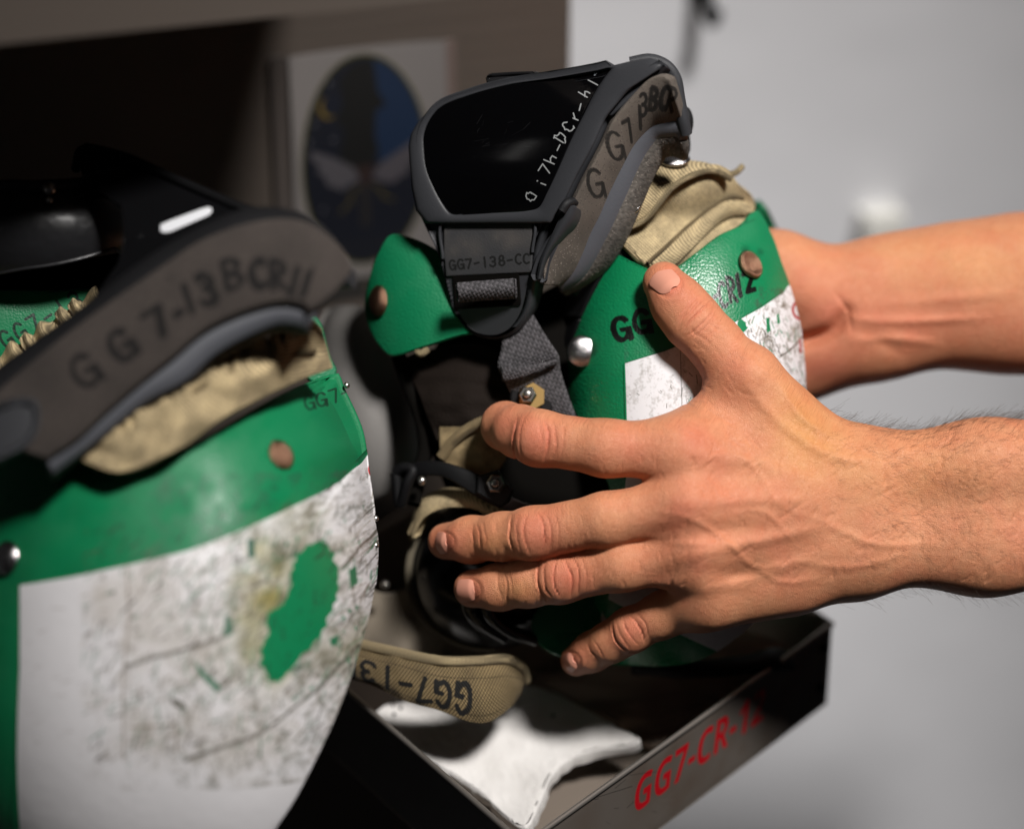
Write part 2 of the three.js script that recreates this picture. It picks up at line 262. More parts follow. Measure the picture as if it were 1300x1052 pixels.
// ---------------------------------------------------------------- wall and metal cabinet side (upright in the world, turned a little)
const YAW = THREE.MathUtils.degToRad(17);
const wallN = V(Math.sin(YAW), 0, Math.cos(YAW)).applyQuaternion(Q.clone().invert());     // design frame
const wallX = V(Math.cos(YAW), 0, -Math.sin(YAW)).applyQuaternion(Q.clone().invert());
const wallAt = P(850, 300, -0.36), panelAt = P(500, 200, -0.165);
// a box lying on an upright plane between two measured corners
function board(pxa, pya, pxb, pyb, at0, depth, { px = null } = {}) {
  const a = onPlane(pxa, pya, at0, wallN), b = onPlane(pxb, pyb, at0, wallN), d = b.clone().sub(a);
  const w = Math.abs(d.dot(wallX)), h = Math.abs(d.dot(UP)), c = a.clone().add(b).multiplyScalar(0.5).addScaledVector(wallN, -depth / 2);
  const g = new THREE.BoxGeometry(w, h, depth);
  g.applyMatrix4(new THREE.Matrix4().makeBasis(wallX, UP, wallN)); g.translate(c.x, c.y, c.z); return g;
}
{
  const wallMat = std({ color: lin(0.72, 0.72, 0.745), roughness: 0.75, bumpMap: rep(texCloud, 3), bumpScale: 0.002 });
  const g = new THREE.BoxGeometry(3.2, 2.6, 0.06); g.rotateY(YAW);
  const w = struct('wall', g, wallMat); const p = toWorld(wallAt); w.position.set(p.x, 1.2, p.z).addScaledVector(V(Math.sin(YAW), 0, Math.cos(YAW)), -0.03);
}
{
  const t = thing('metal_cabinet', 'brown stainless steel cabinet side behind the helmets at left', 'cabinet', onPlane(300, 700, panelAt, wallN));
  const metal = std({ color: lin(0.2, 0.165, 0.14), metalness: 0.75, roughness: 0.5, bumpMap: rep(texBrush, 1, 3), bumpScale: 0.0002 });
  part(t, 'side_panel', board(-900, -500, 708, 1500, panelAt, 0.03), metal);
  const lip = std({ color: lin(0.2, 0.165, 0.14), metalness: 0.6, roughness: 0.5 });
  const f = panelAt.clone().addScaledVector(wallN, 0.23);
  // shelf board over the helmets, with a folded front lip
  part(t, 'shelf', board(-700, -75, 600, -10, f, 0.23), metal);
  part(t, 'shelf_lip', board(-700, -120, 602, -4, f.clone().addScaledVector(wallN, 0.003), 0.003), lip);
}
{
  const c = onPlane(465, 200, panelAt, wallN), t = thing('emblem_poster', 'white sheet with dark blue oval night-sky emblem taped on the metal cabinet', 'poster', c);
  const X0 = 355, Y0 = 50, X1 = 585, Y1 = 400;
  const tex = canvasTex(0, 0, 230, 350, 4, (g) => {
    g.fillStyle = '#e2dedb'; g.fillRect(0, 0, 230, 350);
    const oval = (r, fill) => { g.fillStyle = fill; g.beginPath(); g.ellipse(108, 155, 91 + r, 142 + r, 0, 0, 7); g.fill(); };
    oval(5, '#8d8a3a'); oval(2, '#2c2f1c'); oval(0, '#081634');
    g.save(); g.beginPath(); g.ellipse(108, 155, 91, 142, 0, 0, 7); g.clip();
    poly(g, [[128, 0], [230, 0], [230, 130], [180, 150], [140, 165], [120, 140], [118, 80]], '#154478');
    poly(g, [[95, 20], [125, 18], [130, 60], [142, 78], [126, 86], [124, 120], [130, 140], [112, 168], [92, 172], [70, 140], [80, 110], [66, 90], [78, 70], [74, 40]], '#070605');
    poly(g, [[26, 128], [60, 142], [92, 160], [100, 178], [84, 184], [72, 190], [62, 184], [50, 180], [48, 168], [36, 160], [40, 150], [28, 142]], '#8f8d96');
    poly(g, [[200, 118], [165, 140], [128, 160], [118, 178], [136, 184], [150, 188], [160, 180], [172, 176], [174, 164], [186, 156], [184, 146], [198, 134]], '#8a8690');
    poly(g, [[96, 158], [122, 158], [116, 186], [102, 186]], '#4f3430');
    g.strokeStyle = '#9a8a3c'; g.lineWidth = 2.5; g.beginPath(); g.moveTo(100, 186); g.lineTo(84, 200); g.lineTo(88, 206); g.lineTo(70, 222); g.moveTo(118, 186); g.lineTo(134, 198); g.lineTo(132, 204); g.lineTo(150, 212); g.stroke();
    g.strokeStyle = '#6d6040'; g.lineWidth = 2; for (const x of [104, 112]) { g.beginPath(); g.moveTo(x, 190); g.lineTo(x, 245); g.stroke(); }
    poly(g, [[-10, 232], [70, 262], [150, 262], [230, 226], [230, 350], [-10, 350]], '#141c33');
    g.fillStyle = '#b69a3a'; g.beginPath(); g.arc(56, 74, 15, 0, 7); g.fill(); g.fillStyle = '#0b1c3e'; g.beginPath(); g.arc(62, 71, 14.5, 0, 7); g.fill();
    g.fillStyle = '#c9ccd6'; for (const [x, y] of [[60, 42], [34, 94], [26, 116], [62, 118], [44, 214]]) { g.beginPath(); for (let i = 0; i < 8; i++) { const a = i * Math.PI / 4, r = i % 2 ? 1.2 : 3.6; g.lineTo(x + r * Math.cos(a), y + r * Math.sin(a)); } g.fill(); }
    g.restore();
    g.fillStyle = '#4c4a46'; g.fillRect(0, 318, 230, 32); g.fillStyle = '#c8b98a'; g.font = 'bold 20px serif'; 
    g.strokeStyle = '#b9ab7c'; g.lineWidth = 2; for (let x = 110; x < 150; x += 8) { g.beginPath(); g.moveTo(x, 326); g.lineTo(x, 342); g.stroke(); }
  });
  const p0 = panelAt.clone().addScaledVector(wallN, 0.002);
  const a = onPlane(364, 70, p0, wallN), w = onPlane(563, 52, p0, wallN).sub(a).dot(wallX), h = a.clone().sub(onPlane(372, 392, p0, wallN)).dot(UP);
  const curl = (u, v) => a.clone().addScaledVector(wallX, u * w).addScaledVector(UP, -v * h).addScaledVector(wallN, 0.003 * Math.pow(Math.abs(u - 0.5) * 2, 3) + 0.0015 * Math.sin(v * 5));
  part(t, 'printed_sheet', sheet(curl, 24, 30, { th: 0.0004, bev: 0.0001, flip: true, uv: (p, u, v) => [u, 1 - v] }), std({ map: tex, color: lin(0.19, 0.18, 0.178), roughness: 0.6 }));  // white paper tinted dark grey, standing in for the dim light on it
  const strip = (px0, py0, wpx) => { const b = onPlane(px0, py0, p0, wallN); return sheet((u, v) => b.clone().addScaledVector(wallX, u * wpx * S * 1.4).addScaledVector(UP, -v * h * 1.03).addScaledVector(wallN, 0.0015), 2, 8, { th: 0.0008, bev: 0.0002, flip: true }); };
  part(t, 'holder_edge', strip(341, 71, 22), std({ color: lin(0.06, 0.05, 0.045), roughness: 0.4 }));
  part(t, 'holder_edge', strip(563, 50, 12), std({ color: lin(0.12, 0.09, 0.08), roughness: 0.4 }));
}
{ // things on the white wall
  const c = onPlane(1130, 295, wallAt, wallN), t = thing('wall_box', 'small white box fitting on the white wall above the rear forearm', 'wall fitting', c);
  const f = wallAt.clone().addScaledVector(wallN, 0.014);
  part(t, 'cover', board(1102, 278, 1148, 306, f, 0.016), std({ color: lin(0.8, 0.79, 0.74), roughness: 0.6 }));
  const h = onPlane(886, -14, wallAt, wallN), k = thing('wall_hook', 'small dark hook on the white wall at the top edge', 'hook', h);
  const n = wallN, p = (u, v, w) => h.clone().addScaledVector(wallX, u).addScaledVector(UP, v).addScaledVector(n, w);
  part(k, 'plate', orient(new THREE.CylinderGeometry(0.006, 0.006, 0.003, 20), p(0, 0.004, 0.002), n), M.frameDark);
  part(k, 'prong', tube([p(0, 0.012, 0.003), p(0, 0.004, 0.012), p(0, -0.006, 0.014), p(0, -0.01, 0.02), p(0, -0.004, 0.026)], 0.0035), M.frameDark);
}
// ---------------------------------------------------------------- tray that the held helmet comes out of
{
  const k0 = P(665, 1072, 0.05), N = UP, rim = (px, py) => onPlane(px, py, k0, N);
  const near = rim(665, 1072), right = rim(1057, 792), left = rim(310, 762), far = right.clone().add(left).sub(near);
  const t = thing('metal_tray', 'black metal storage tray with red stencilled code on its outer panel', 'tray', near.clone().addScaledVector(UP, -0.045));
  const H = 0.039, dn = (p, h) => p.clone().addScaledVector(UP, -h);
  const steel = std({ color: lin(0.035, 0.033, 0.033), metalness: 0.3, roughness: 0.42, bumpMap: rep(texGrain, 3), bumpScale: 0.0001 });
  const wallOf = (a, b, o = {}) => sheet((u, v) => dn(a.clone().lerp(b, u), v * H), 30, 8, { th: 0.0016, bev: 0.0004, ...o });
  const tex = canvasTex(0, 0, 400, 75, 4, (g) => {
    g.fillStyle = '#625b55'; g.fillRect(0, 0, 400, 75); smudge(g, 50, 0, 0, 400, 75, 22, 'rgba(70,50,36,0.16)');
    g.font = 'bold 42px sans-serif'; g.fillStyle = '#b3101c'; g.save(); g.translate(130, 44); g.transform(0.83, 0, -0.12, 1, 0, 0); g.fillText('GG7-CR-12', 0, 0); g.restore();
    scuff(g, 60, 0, 0, 400, 75, 0.2, 30, 0.6, ['rgba(120,115,110,0.35)', 'rgba(10,10,10,0.4)']);
  });
  part(t, 'right_panel', wallOf(near, right, { flip: true, uv: (p, u, v) => [u, 1 - v] }), std({ map: tex, metalness: 0.25, roughness: 0.4 }));
  part(t, 'front_panel', wallOf(left, near, { flip: true }), steel);
  const inner = std({ color: lin(0.2, 0.165, 0.135), metalness: 0.3, roughness: 0.5 });
  part(t, 'rear_panel', wallOf(right, far, { flip: true }), inner);
  part(t, 'left_panel', wallOf(far, left, { flip: true }), inner);
  part(t, 'tray_floor', sheet((u, v) => dn(near.clone().lerp(right, u).add(left.clone().sub(near).multiplyScalar(v)), H - 0.001), 4, 4, { th: 0.0016, bev: 0.0003 }), inner);
  const d = right.clone().sub(near).normalize(), nOut = d.clone().cross(UP).normalize();
  for (const s of [0.22, 0.72]) part(t, 'bolt_hole', cyl(dn(right.clone().addScaledVector(d, -0.006), s * H).addScaledVector(nOut, 0.0006), nOut, 0.0018, 0.0012), M.liner);
  part(t, 'corner_flange', sheet((u, v) => dn(right.clone().addScaledVector(d, -0.0035 + u * 0.0035).addScaledVector(nOut, 0.0004), v * H), 2, 8, { th: 0.003, bev: 0.0008, flip: true }), std({ color: lin(0.32, 0.3, 0.28), metalness: 0.7, roughness: 0.4 }));
  part(t, 'rim', [tube([left, near], 0.0011, { n: 2, rs: 8 }), tube([near, right], 0.0011, { n: 2, rs: 8 }), tube([right, far], 0.0011, { n: 2, rs: 8 })], std({ color: lin(0.34, 0.31, 0.28), metalness: 0.8, roughness: 0.38 }));
  // white cloth on the tray
  const cl = thing('white_cloth', 'crumpled white cloth in the tray under the khaki strap', 'cloth', P(650, 960, -0.0));
  const zC = (x, y) => -0.035 - (950 - y) * 0.00032 + 0.0035 * Math.sin(x * 0.024 + y * 0.021) + 0.002 * perlin.noise(x * 0.02, y * 0.03, 2) + 0.0004 * perlin.noise(x * 0.11, y * 0.1, 5);
  const ctex = canvasTex(450, 840, 830, 1110, 3, (g) => { g.fillStyle = '#cfccc9'; g.fillRect(450, 840, 380, 270); smudge(g, 60, 450, 840, 830, 1000, 22, 'rgba(120,115,110,0.10)'); g.fillStyle = '#222'; for (const [x, y] of [[703, 914], [506, 905], [498, 912]]) { g.beginPath(); g.arc(x, y, 2.2, 0, 7); g.fill(); } pen(g, '11-', [486, 893, -0.5], 8, 14, 4, 2, '#333'); });
  part(cl, 'cloth', slab([[470, 912], [500, 886], [560, 872], [640, 868], [690, 872], [740, 896], [790, 924], [815, 938], [800, 946], [760, 950], [724, 962], [700, 984], [684, 1020], [666, 1050], [600, 1000], [530, 958], [480, 925]], [620, 930], zC, { th: 0.006, bev: 0.0012, n: 240, rings: 40, uv: boxUV(450, 840, 830, 1110, -0.035) }), std({ map: ctex, roughness: 0.95, bumpMap: ch1(rep(texGrain, 60)), bumpScale: 0.0003 }));
  // brown cloth and dark strap beyond
  const bc = thing('brown_cloth', 'dark brown folded cloth lying in the tray under the held helmet', 'cloth', P(800, 880, -0.07));
  const zB = (x, y) => -0.05 - (950 - y) * 0.0003 + 0.006 * Math.sin((y + x * 0.35) * 0.05) + 0.003 * perlin.noise(x * 0.02, y * 0.05, 7);
  part(bc, 'cloth', slab([[560, 850], [700, 800], [850, 790], [960, 800], [1010, 830], [960, 880], [880, 915], [826, 944], [760, 905], [680, 868], [600, 862]], [800, 860], zB, { th: 0.005, bev: 0.002, n: 200, rings: 30, uv: (p) => [p.x, p.y] }), std({ color: lin(0.2, 0.155, 0.12), roughness: 0.9, bumpMap: rep(texTwill, 30), bumpScale: 0.0003 }));
  const ds = thing('dark_strap', 'black looped strap lying over the right rim inside the tray', 'strap', P(950, 850, -0.06));
  part(ds, 'strap', between([[800, 832, -0.05], [880, 836, -0.045], [950, 828, -0.052], [985, 820, -0.06], [1008, 828, -0.075]], [[800, 858, -0.05], [880, 862, -0.045], [950, 858, -0.048], [990, 852, -0.055], [1012, 852, -0.07]], 40, 10, { th: 0.003, bev: 0.001, flip: true, bulge: 0.004, uv: metreUV() }), M.black);
}
// ---------------------------------------------------------------- khaki strap with marker lettering
{
  const t = thing('khaki_strap', 'khaki webbing strap with black handwritten code looped over the white cloth', 'strap', P(560, 870, 0.0));
  const top = [[400, 800, -0.03], [440, 812, -0.022], [500, 826, -0.012], [560, 838, -0.006], [610, 838, -0.006], [645, 836, -0.012], [664, 848, -0.02], [668, 862, -0.026]];
  const bot = [[396, 850, -0.03], [436, 862, -0.022], [490, 880, -0.012], [545, 902, -0.004], [590, 916, -0.002], [622, 918, -0.006], [646, 904, -0.014], [662, 880, -0.024]];
  const tex = canvasTex(0, 0, 300, 62, 5, (g) => {
    g.fillStyle = '#a08a62'; g.fillRect(0, 0, 300, 62);
    for (let x = -62; x < 300; x += 4.4) { g.strokeStyle = 'rgba(52,40,22,0.6)'; g.lineWidth = 1.9; g.beginPath(); g.moveTo(x, 62); g.lineTo(x + 40, 0); g.stroke(); }
    g.strokeStyle = 'rgba(60,48,30,0.7)'; g.lineWidth = 1.2; for (const y of [17, 52]) { g.setLineDash([3, 2]); g.beginPath(); g.moveTo(0, y); g.lineTo(300, y); g.stroke(); } g.setLineDash([]);
    smudge(g, 40, 0, 0, 300, 62, 18, 'rgba(60,50,35,0.15)');
    g.save(); g.translate(214, 50); g.rotate(Math.PI); pen(g, 'GG7-13B', [0, -3, 0], 20, 30, 6, 6, '#141312', 0.06); g.restore();
  });
  const g = between(top, bot, 90, 24, { th: 0.0045, bev: 0.0015, flip: true, bulge: 0.005, uv: (p, u, v) => [u, 1 - v], wave: (u, v) => V(0, 0.0012 * Math.sin(u * 19) * (0.4 - v), 0.001 * perlin.noise(u * 14, v * 3, 1)) });
  part(t, 'webbing', g, std({ map: tex, roughness: 0.95, bumpMap: rep(texTwill, 3, 0.7), bumpScale: 0.0012 }));
  part(t, 'edge_binding', tube(top.map((p) => P(p[0], p[1] + 1, p[2] + 0.001)), 0.0021, { n: 90 }), M.khaki);
}
// ---------------------------------------------------------------- grey shell between the helmets, far helmet at left
{
  const t = thing('grey_cover', 'dark grey rounded plastic cover standing between the two helmets', 'cover', P(490, 600, -0.06));
  const z = (x, y) => -0.092 + 0.05 * Math.sqrt(Math.max(0.02, 1 - ((x - 470) / 75) ** 2 * 0.9 - ((y - 510) / 140) ** 2 * 0.8));
  part(t, 'cover', slab([[410, 396], [462, 388], [500, 420], [526, 475], [537, 530], [536, 570], [520, 600], [500, 622], [440, 640], [400, 600], [396, 480]], [465, 510], z, { th: 0.004, bev: 0.001, uv: (p) => [p.x, p.y] }), std({ color: lin(0.2, 0.19, 0.18), roughness: 0.6, bumpMap: rep(texGrain, 20), bumpScale: 0.0001 }));
  const tc = thing('tan_canvas', 'tan canvas cloth hanging behind the ear cup of the held helmet', 'cloth', P(520, 800, -0.05));
  const zt = (x, y) => -0.045 + 0.006 * Math.sin(x * 0.06 + y * 0.01) + 0.004 * perlin.noise(x * 0.02, y * 0.015, 8);
  part(tc, 'cloth', slab([[440, 720], [480, 752], [530, 748], [600, 800], [620, 850], [560, 868], [480, 856], [430, 830]], [510, 810], zt, { th: 0.004, n: 140, rings: 26, uv: (p) => [p.x, p.y] }), std({ color: lin(0.15, 0.125, 0.095), roughness: 0.95, bumpMap: rep(texTwill, 30), bumpScale: 0.0002 }));
  const s = thing('steel_bolt', 'small steel bolt in front of the tan canvas below the held helmet', 'bolt', P(490, 742, -0.04));
  part(s, 'bolt_head', hexNut(P(489, 742, -0.034), V(0.35, -0.2, 1), 0.0019), M.steel);
}
// ---------------------------------------------------------------- helmet held in the hands
const superEll = (cx, cy, a, b, p, z0, rz) => (x, y) => { const r = Math.pow(Math.abs(x - cx) / a, p) + Math.pow(Math.abs(y - cy) / b, p); return z0 + rz * Math.pow(Math.max(0.004, 1 - r), 1 / p); };
const normalOf = (x, y, zf) => { const e = 1.5, a = P(x + e, y, zf(x + e, y)).sub(P(x - e, y, zf(x - e, y))), b = P(x, y - e, zf(x, y - e)).sub(P(x, y + e, zf(x, y + e))); return a.cross(b).normalize(); };
const INK = '#10120f';
{
  const zf = superEll(868, 545, 172, 345, 2.6, -0.075, 0.088);
  const t = thing('flight_deck_helmet', 'green padded helmet with white tape held between the two hands', 'helmet', P(800, 560, -0.05));
  const X0 = 660, Y0 = 240, X1 = 1050, Y1 = 860;
  const tex = canvasTex(X0, Y0, X1, Y1, 3.2, (g) => {
    g.fillStyle = GREEN; g.fillRect(X0, Y0, X1 - X0, Y1 - Y0);
    smudge(g, 60, X0, Y0, X1, Y1, 40, 'rgba(0,40,20,0.10)');
    scuff(g, 90, X0, Y0, X1, Y1, 0.4, 9, 0.5, ['rgba(190,220,200,0.22)', 'rgba(0,20,10,0.4)']); smudge(g, 14, 725, 430, 755, 462, 9, 'rgba(5,15,10,0.3)'); smudge(g, 14, 938, 318, 968, 354, 9, 'rgba(5,15,10,0.3)');
    // white tape with worn, scuffed surface
    poly(g, [[791, 462], [840, 447], [885, 429], [928, 411], [965, 391], [997, 370], [1003, 362], [1060, 330], [1060, 900], [772, 760], [793, 600], [793, 530]], TAPE);
    g.strokeStyle = 'rgba(70,70,68,0.7)'; g.lineWidth = 0.8; g.beginPath(); g.moveTo(859, 440); g.lineTo(862, 560); g.stroke();
    grime(g, 925, 365, 1040, 520, 0.8, 0.05, 0.75, '70,64,52', 3, (x) => sstep(925, 965, x));
    grime(g, 790, 430, 930, 560, 0.8, 0.05, 0.3, '90,84,74', 5);
    scuff(g, 330, 935, 400, 1035, 500, 1.3, 10, 1.1, ['rgba(60,55,40,0.75)', 'rgba(40,38,34,0.6)', 'rgba(15,90,55,0.6)', 'rgba(110,100,80,0.6)']);
    scuff(g, 60, 860, 430, 930, 560, 1.3, 9, 0.8, ['rgba(50,48,40,0.6)', 'rgba(15,90,55,0.5)']);
    scuff(g, 12, 795, 470, 860, 530, 1.2, 6, 0.8, ['rgba(50,48,40,0.6)']);
    poly(g, ragged([[934, 407], [942, 409], [945, 418], [938, 424], [932, 416]], 2.5, 4), GREEN); poly(g, [[970, 405], [974, 404], [976, 420], [971, 424]], GREEN); poly(g, [[985, 400], [988, 398], [990, 410], [986, 412]], GREEN);
    g.strokeStyle = 'rgba(60,55,45,0.85)'; g.lineWidth = 2; g.beginPath(); g.moveTo(990, 452); g.quadraticCurveTo(1010, 442, 1024, 426); g.stroke();
    // red stencil wrapping round the edge
    g.strokeStyle = '#a03034'; g.lineWidth = 4; g.beginPath(); g.arc(1021, 392, 11, 1.2, 5.0); g.stroke(); g.lineWidth = 3; g.beginPath(); g.moveTo(1020, 430); g.lineTo(1021, 446); g.stroke();
    // thin grime line at the tape edge
    g.strokeStyle = 'rgba(20,40,25,0.6)'; g.lineWidth = 0.7; g.beginPath(); g.moveTo(791, 462); g.lineTo(840, 447); g.lineTo(928, 411); g.lineTo(997, 370); g.stroke();
    g.strokeStyle = 'rgba(0,25,12,0.5)'; g.lineWidth = 1; for (const a of [[852, 343, 913, 298], [913, 298, 962, 276]]) { g.beginPath(); g.moveTo(a[0], a[1]); g.lineTo(a[2], a[3]); g.stroke(); }
    marker(g, [['G', 774, 407, -0.18, 20, 28], ['G', 801, 398, -0.12, 20, 28]], 'rgba(12,14,12,0.8)', 6);
    marker(g, [['-', 897, 370, -0.4, 8, 20], ['C', 906, 362, -0.15, 10, 31], ['R', 919, 355, -0.15, 10, 31], ['1', 930, 351, -0.15, 6, 28], ['2', 939, 345, -0.2, 12, 28]], 'rgba(6,8,6,1)', 5);
  });
  const tapePts = [[791, 462], [840, 447], [885, 429], [928, 411], [965, 391], [997, 370], [1002, 366], [1010, 390], [1017, 418], [1021, 460], [1022, 520], [1016, 600], [1000, 688], [974, 764], [930, 806], [860, 790], [800, 740], [796, 600], [793, 530]];
  const greenTex = phy({ map: tex, roughness: 0.75, roughnessMap: ch1(rep(texCloud, 7)), bumpMap: ch1(rep(texPebble, 18)), bumpScale: 0.00014 });
  const outline = [[780, 322], [800, 330], [830, 342], [852, 341], [880, 322], [913, 297], [940, 284], [957, 266], [962, 265], [982, 299], [994, 333], [1003, 358], [1011, 385], [1018, 415], [1023, 460], [1024, 520], [1018, 600], [1002, 690], [975, 770], [930, 815], [880, 842], [800, 846], [715, 834], [688, 818], [674, 790], [690, 764], [735, 745], [772, 700], [776, 640], [752, 570], [724, 515], [692, 484], [688, 440], [708, 396], [748, 345]];
  const shell = part(t, 'shell', slab(outline, [875, 550], zf, { th: 0.0028, bev: 0.0009, n: 320, rings: 60, smooth: 500, uv: boxUV(X0, Y0, X1, Y1, -0.01) }), greenTex);
  part(t, 'white_tape', slab(tapePts, [900, 560], (x, y) => zf(x, y) + 0.0004, { th: 0.0009, bev: 0.0002, n: 300, rings: 40, smooth: 0, uv: boxUV(X0, Y0, X1, Y1, -0.01) }), phy({ map: tex, roughness: 0.38, bumpMap: ch1(rep(texCloud, 9)), bumpScale: 0.0002 }));
  // far half of the shell, seen only past the edge
  const zb = superEll(868, 545, 165, 330, 2.2, -0.078, -0.07);
  part(t, 'far_shell', slab([[880, 330], [950, 262], [958, 258], [985, 310], [1012, 400], [1018, 480], [1010, 620], [975, 745], [900, 810], [800, 800], [760, 600], [790, 400]], [890, 540], zb, { th: 0.0028, bev: 0.0008, n: 160, rings: 30, uv: (p) => [p.x, p.y] }), M.green);
  // dark liner filling the helmet
  part(t, 'liner', slab([[560, 420], [640, 390], [720, 350], [800, 330], [900, 320], [990, 350], [1005, 460], [1000, 620], [960, 740], [880, 800], [760, 800], [690, 780], [650, 740], [600, 690], [556, 610], [530, 520]], [790, 560], superEll(800, 560, 280, 270, 2.4, -0.07, 0.055), { th: 0.05, bev: 0.004, n: 160, rings: 30, uv: (p) => [p.x, p.y] }), M.liner);
  // front shell panel at left
  const zl = (x, y) => -0.035 + 0.03 * Math.sqrt(Math.max(0.02, 1 - Math.pow((x - 590) / 132, 2))) - ((y - 380) / 100) ** 2 * 0.006;
  part(t, 'front_shell', slab([[495, 297], [520, 300], [560, 320], [600, 350], [620, 400], [618, 418], [579, 429], [532, 444], [505, 452], [494, 452], [478, 436], [466, 412], [462, 382], [469, 347], [480, 318]], [545, 380], zl, { th: 0.0028, bev: 0.0009, n: 220, rings: 26, uv: (p) => [p.x, p.y] }), M.green);
  part(t, 'rivet', domeRivet(P(480, 382, zl(480, 382) + 0.0004), normalOf(482, 382, zl).add(V(-0.25, 0, 0)), 0.0062, 0.3), M.bronze);
  // main side rivet and rear rivet
  part(t, 'rivet', domeRivet(P(739, 446, zf(739, 446) + 0.0034), V(-0.12, 0.02, 1), 0.0061, 0.28), M.chrome);
  part(t, 'rivet', flatRivet(P(953, 336, zf(953, 336) + 0.0008), normalOf(953, 336, zf).add(V(0.25, 0.1, 0)), 0.0058), M.bronze);
  // black bracket plate with a slot
  const zbk = (x, y) => zf(Math.max(x, 712), y) + 0.003;
  const bA = [[762, 306], [735, 335], [712, 362], [698, 392], [694, 402]], bB = [[784, 316], [763, 345], [746, 376], [739, 389], [735, 398]];
  const zz = (l) => l.map(([x, y]) => [x, y, zbk(x, y)]);
  const plate = [];
  plate.push(between(zz([[756, 308], [730, 340], [706, 374], [697, 400]]), zz([[784, 316], [763, 345], [745, 378], [734, 404]]), 20, 8, { th: 0.0022, bev: 0.0006, uv: metreUV() }));
  plate.push(between(zz([[697, 400], [688, 424], [684, 450], [686, 480]]), zz([[708, 402], [701, 420], [695, 440], [696, 480]]), 20, 5, { th: 0.0022, bev: 0.0004, uv: metreUV() }));
  plate.push(between(zz([[712, 403], [706, 424], [701, 440], [696, 474]]), zz([[734, 404], [726, 426], [717, 448], [706, 480]]), 20, 5, { th: 0.0022, bev: 0.0006, uv: metreUV() }));
  plate.push(between(zz([[692, 438], [690, 458], [690, 482]]), zz([[712, 440], [708, 460], [704, 482]]), 6, 4, { th: 0.0022, bev: 0.0003, uv: metreUV() }));
  part(t, 'bracket_plate', plate, M.black);
  part(t, 'shell_edge', slab([[710, 406], [715, 406], [717, 410], [706, 436], [702, 438], [698, 434]], [708, 421], (x, y) => zbk(x, y) + 0.0002, { th: 0.002, bev: 0.0002, n: 50, rings: 6, uv: (p) => [p.x, p.y] }), M.green);
  // black inner edge under the cloth
  part(t, 'inner_lining', between([[768, 300, -0.004], [790, 305, -0.006], [812, 322, -0.01], [822, 345, -0.012]], [[775, 325, -0.006], [795, 335, -0.008], [812, 342, -0.012], [826, 356, -0.016]], 16, 6, { th: 0.002, uv: metreUV(), flip: true }), M.black);
  // grey webbing strap hanging from the goggle tongue
  part(t, 'strap', between([[640, 400, -0.004], [636, 440, -0.002], [632, 466, -0.001], [640, 484, -0.003], [652, 512, -0.008]], [[676, 398, -0.002], [694, 428, 0.0], [709, 452, 0.0], [712, 470, -0.003], [732, 532, -0.004]], 40, 14, { th: 0.0022, bev: 0.0007, uv: metreUV() }), M.web);
  part(t, 'strap_fold', between([[634, 463, 0.001], [660, 462, 0.0025], [690, 458, 0.0025], [710, 453, 0.001]], [[637, 486, 0.0], [664, 480, 0.002], [692, 468, 0.002], [709, 462, 0.0005]], 24, 8, { th: 0.002, bev: 0.0008, uv: metreUV(), flip: true, bulge: 0.001 }), M.web);
  part(t, 'washer', cyl(P(675, 503, -0.0025), V(0.35, 0.05, 1), 0.0052, 0.003, 6, 0.3), M.brass);
  part(t, 'strap_nut', hexNut(P(670, 501, 0.0005), V(-0.1, 0.05, 1), 0.0034), M.steel);
  part(t, 'strap_tab', slab([[652, 490], [690, 484], [700, 500], [698, 528], [668, 530], [648, 512]], [674, 507], () => -0.0045, { th: 0.002, n: 60, rings: 6, uv: (p) => [p.x, p.y] }), M.black);
  // khaki lining in the face opening
  const zk = (x, y) => -0.022 + 0.012 * Math.sin((x - 520) * 0.018) - ((y - 560) / 110) ** 2 * 0.012 + 0.002 * perlin.noise(x * 0.03, y * 0.05, 4);
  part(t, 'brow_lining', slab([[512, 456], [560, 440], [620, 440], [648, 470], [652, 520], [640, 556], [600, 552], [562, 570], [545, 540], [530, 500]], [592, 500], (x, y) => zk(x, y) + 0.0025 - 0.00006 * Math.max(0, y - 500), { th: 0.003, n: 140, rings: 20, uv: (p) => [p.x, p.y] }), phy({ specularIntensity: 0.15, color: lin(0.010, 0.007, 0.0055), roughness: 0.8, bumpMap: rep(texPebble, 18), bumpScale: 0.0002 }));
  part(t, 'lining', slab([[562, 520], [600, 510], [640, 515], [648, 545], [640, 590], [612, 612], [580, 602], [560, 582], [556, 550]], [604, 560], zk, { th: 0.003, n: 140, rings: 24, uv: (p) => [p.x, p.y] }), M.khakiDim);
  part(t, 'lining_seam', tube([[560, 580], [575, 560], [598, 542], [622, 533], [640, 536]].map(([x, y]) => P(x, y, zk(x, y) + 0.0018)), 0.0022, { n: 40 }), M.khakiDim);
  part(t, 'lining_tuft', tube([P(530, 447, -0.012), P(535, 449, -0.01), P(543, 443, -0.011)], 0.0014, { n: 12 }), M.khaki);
  part(t, 'face_opening_edge', tube([P(506, 452, -0.03), P(520, 490, -0.028), P(536, 535, -0.026), P(540, 570, -0.025), P(532, 600, -0.024), P(524, 640, -0.02)], 0.0032, { n: 50 }), M.liner);
  // ear cup with padded khaki ring
  const zc = (x, y) => -0.055 + 0.05 * Math.pow(Math.max(0.01, 1 - ((x - 625) / 112) ** 2 - ((y - 728) / 106) ** 2), 0.5);
  const cup = [];
  for (let i = 0; i < 72; i++) { const a = i / 72 * Math.PI * 2; cup.push([625 + 103 * Math.cos(a) * (Math.cos(a) < 0 ? 1 : 1.1), 728 + 97 * Math.sin(a)]); }
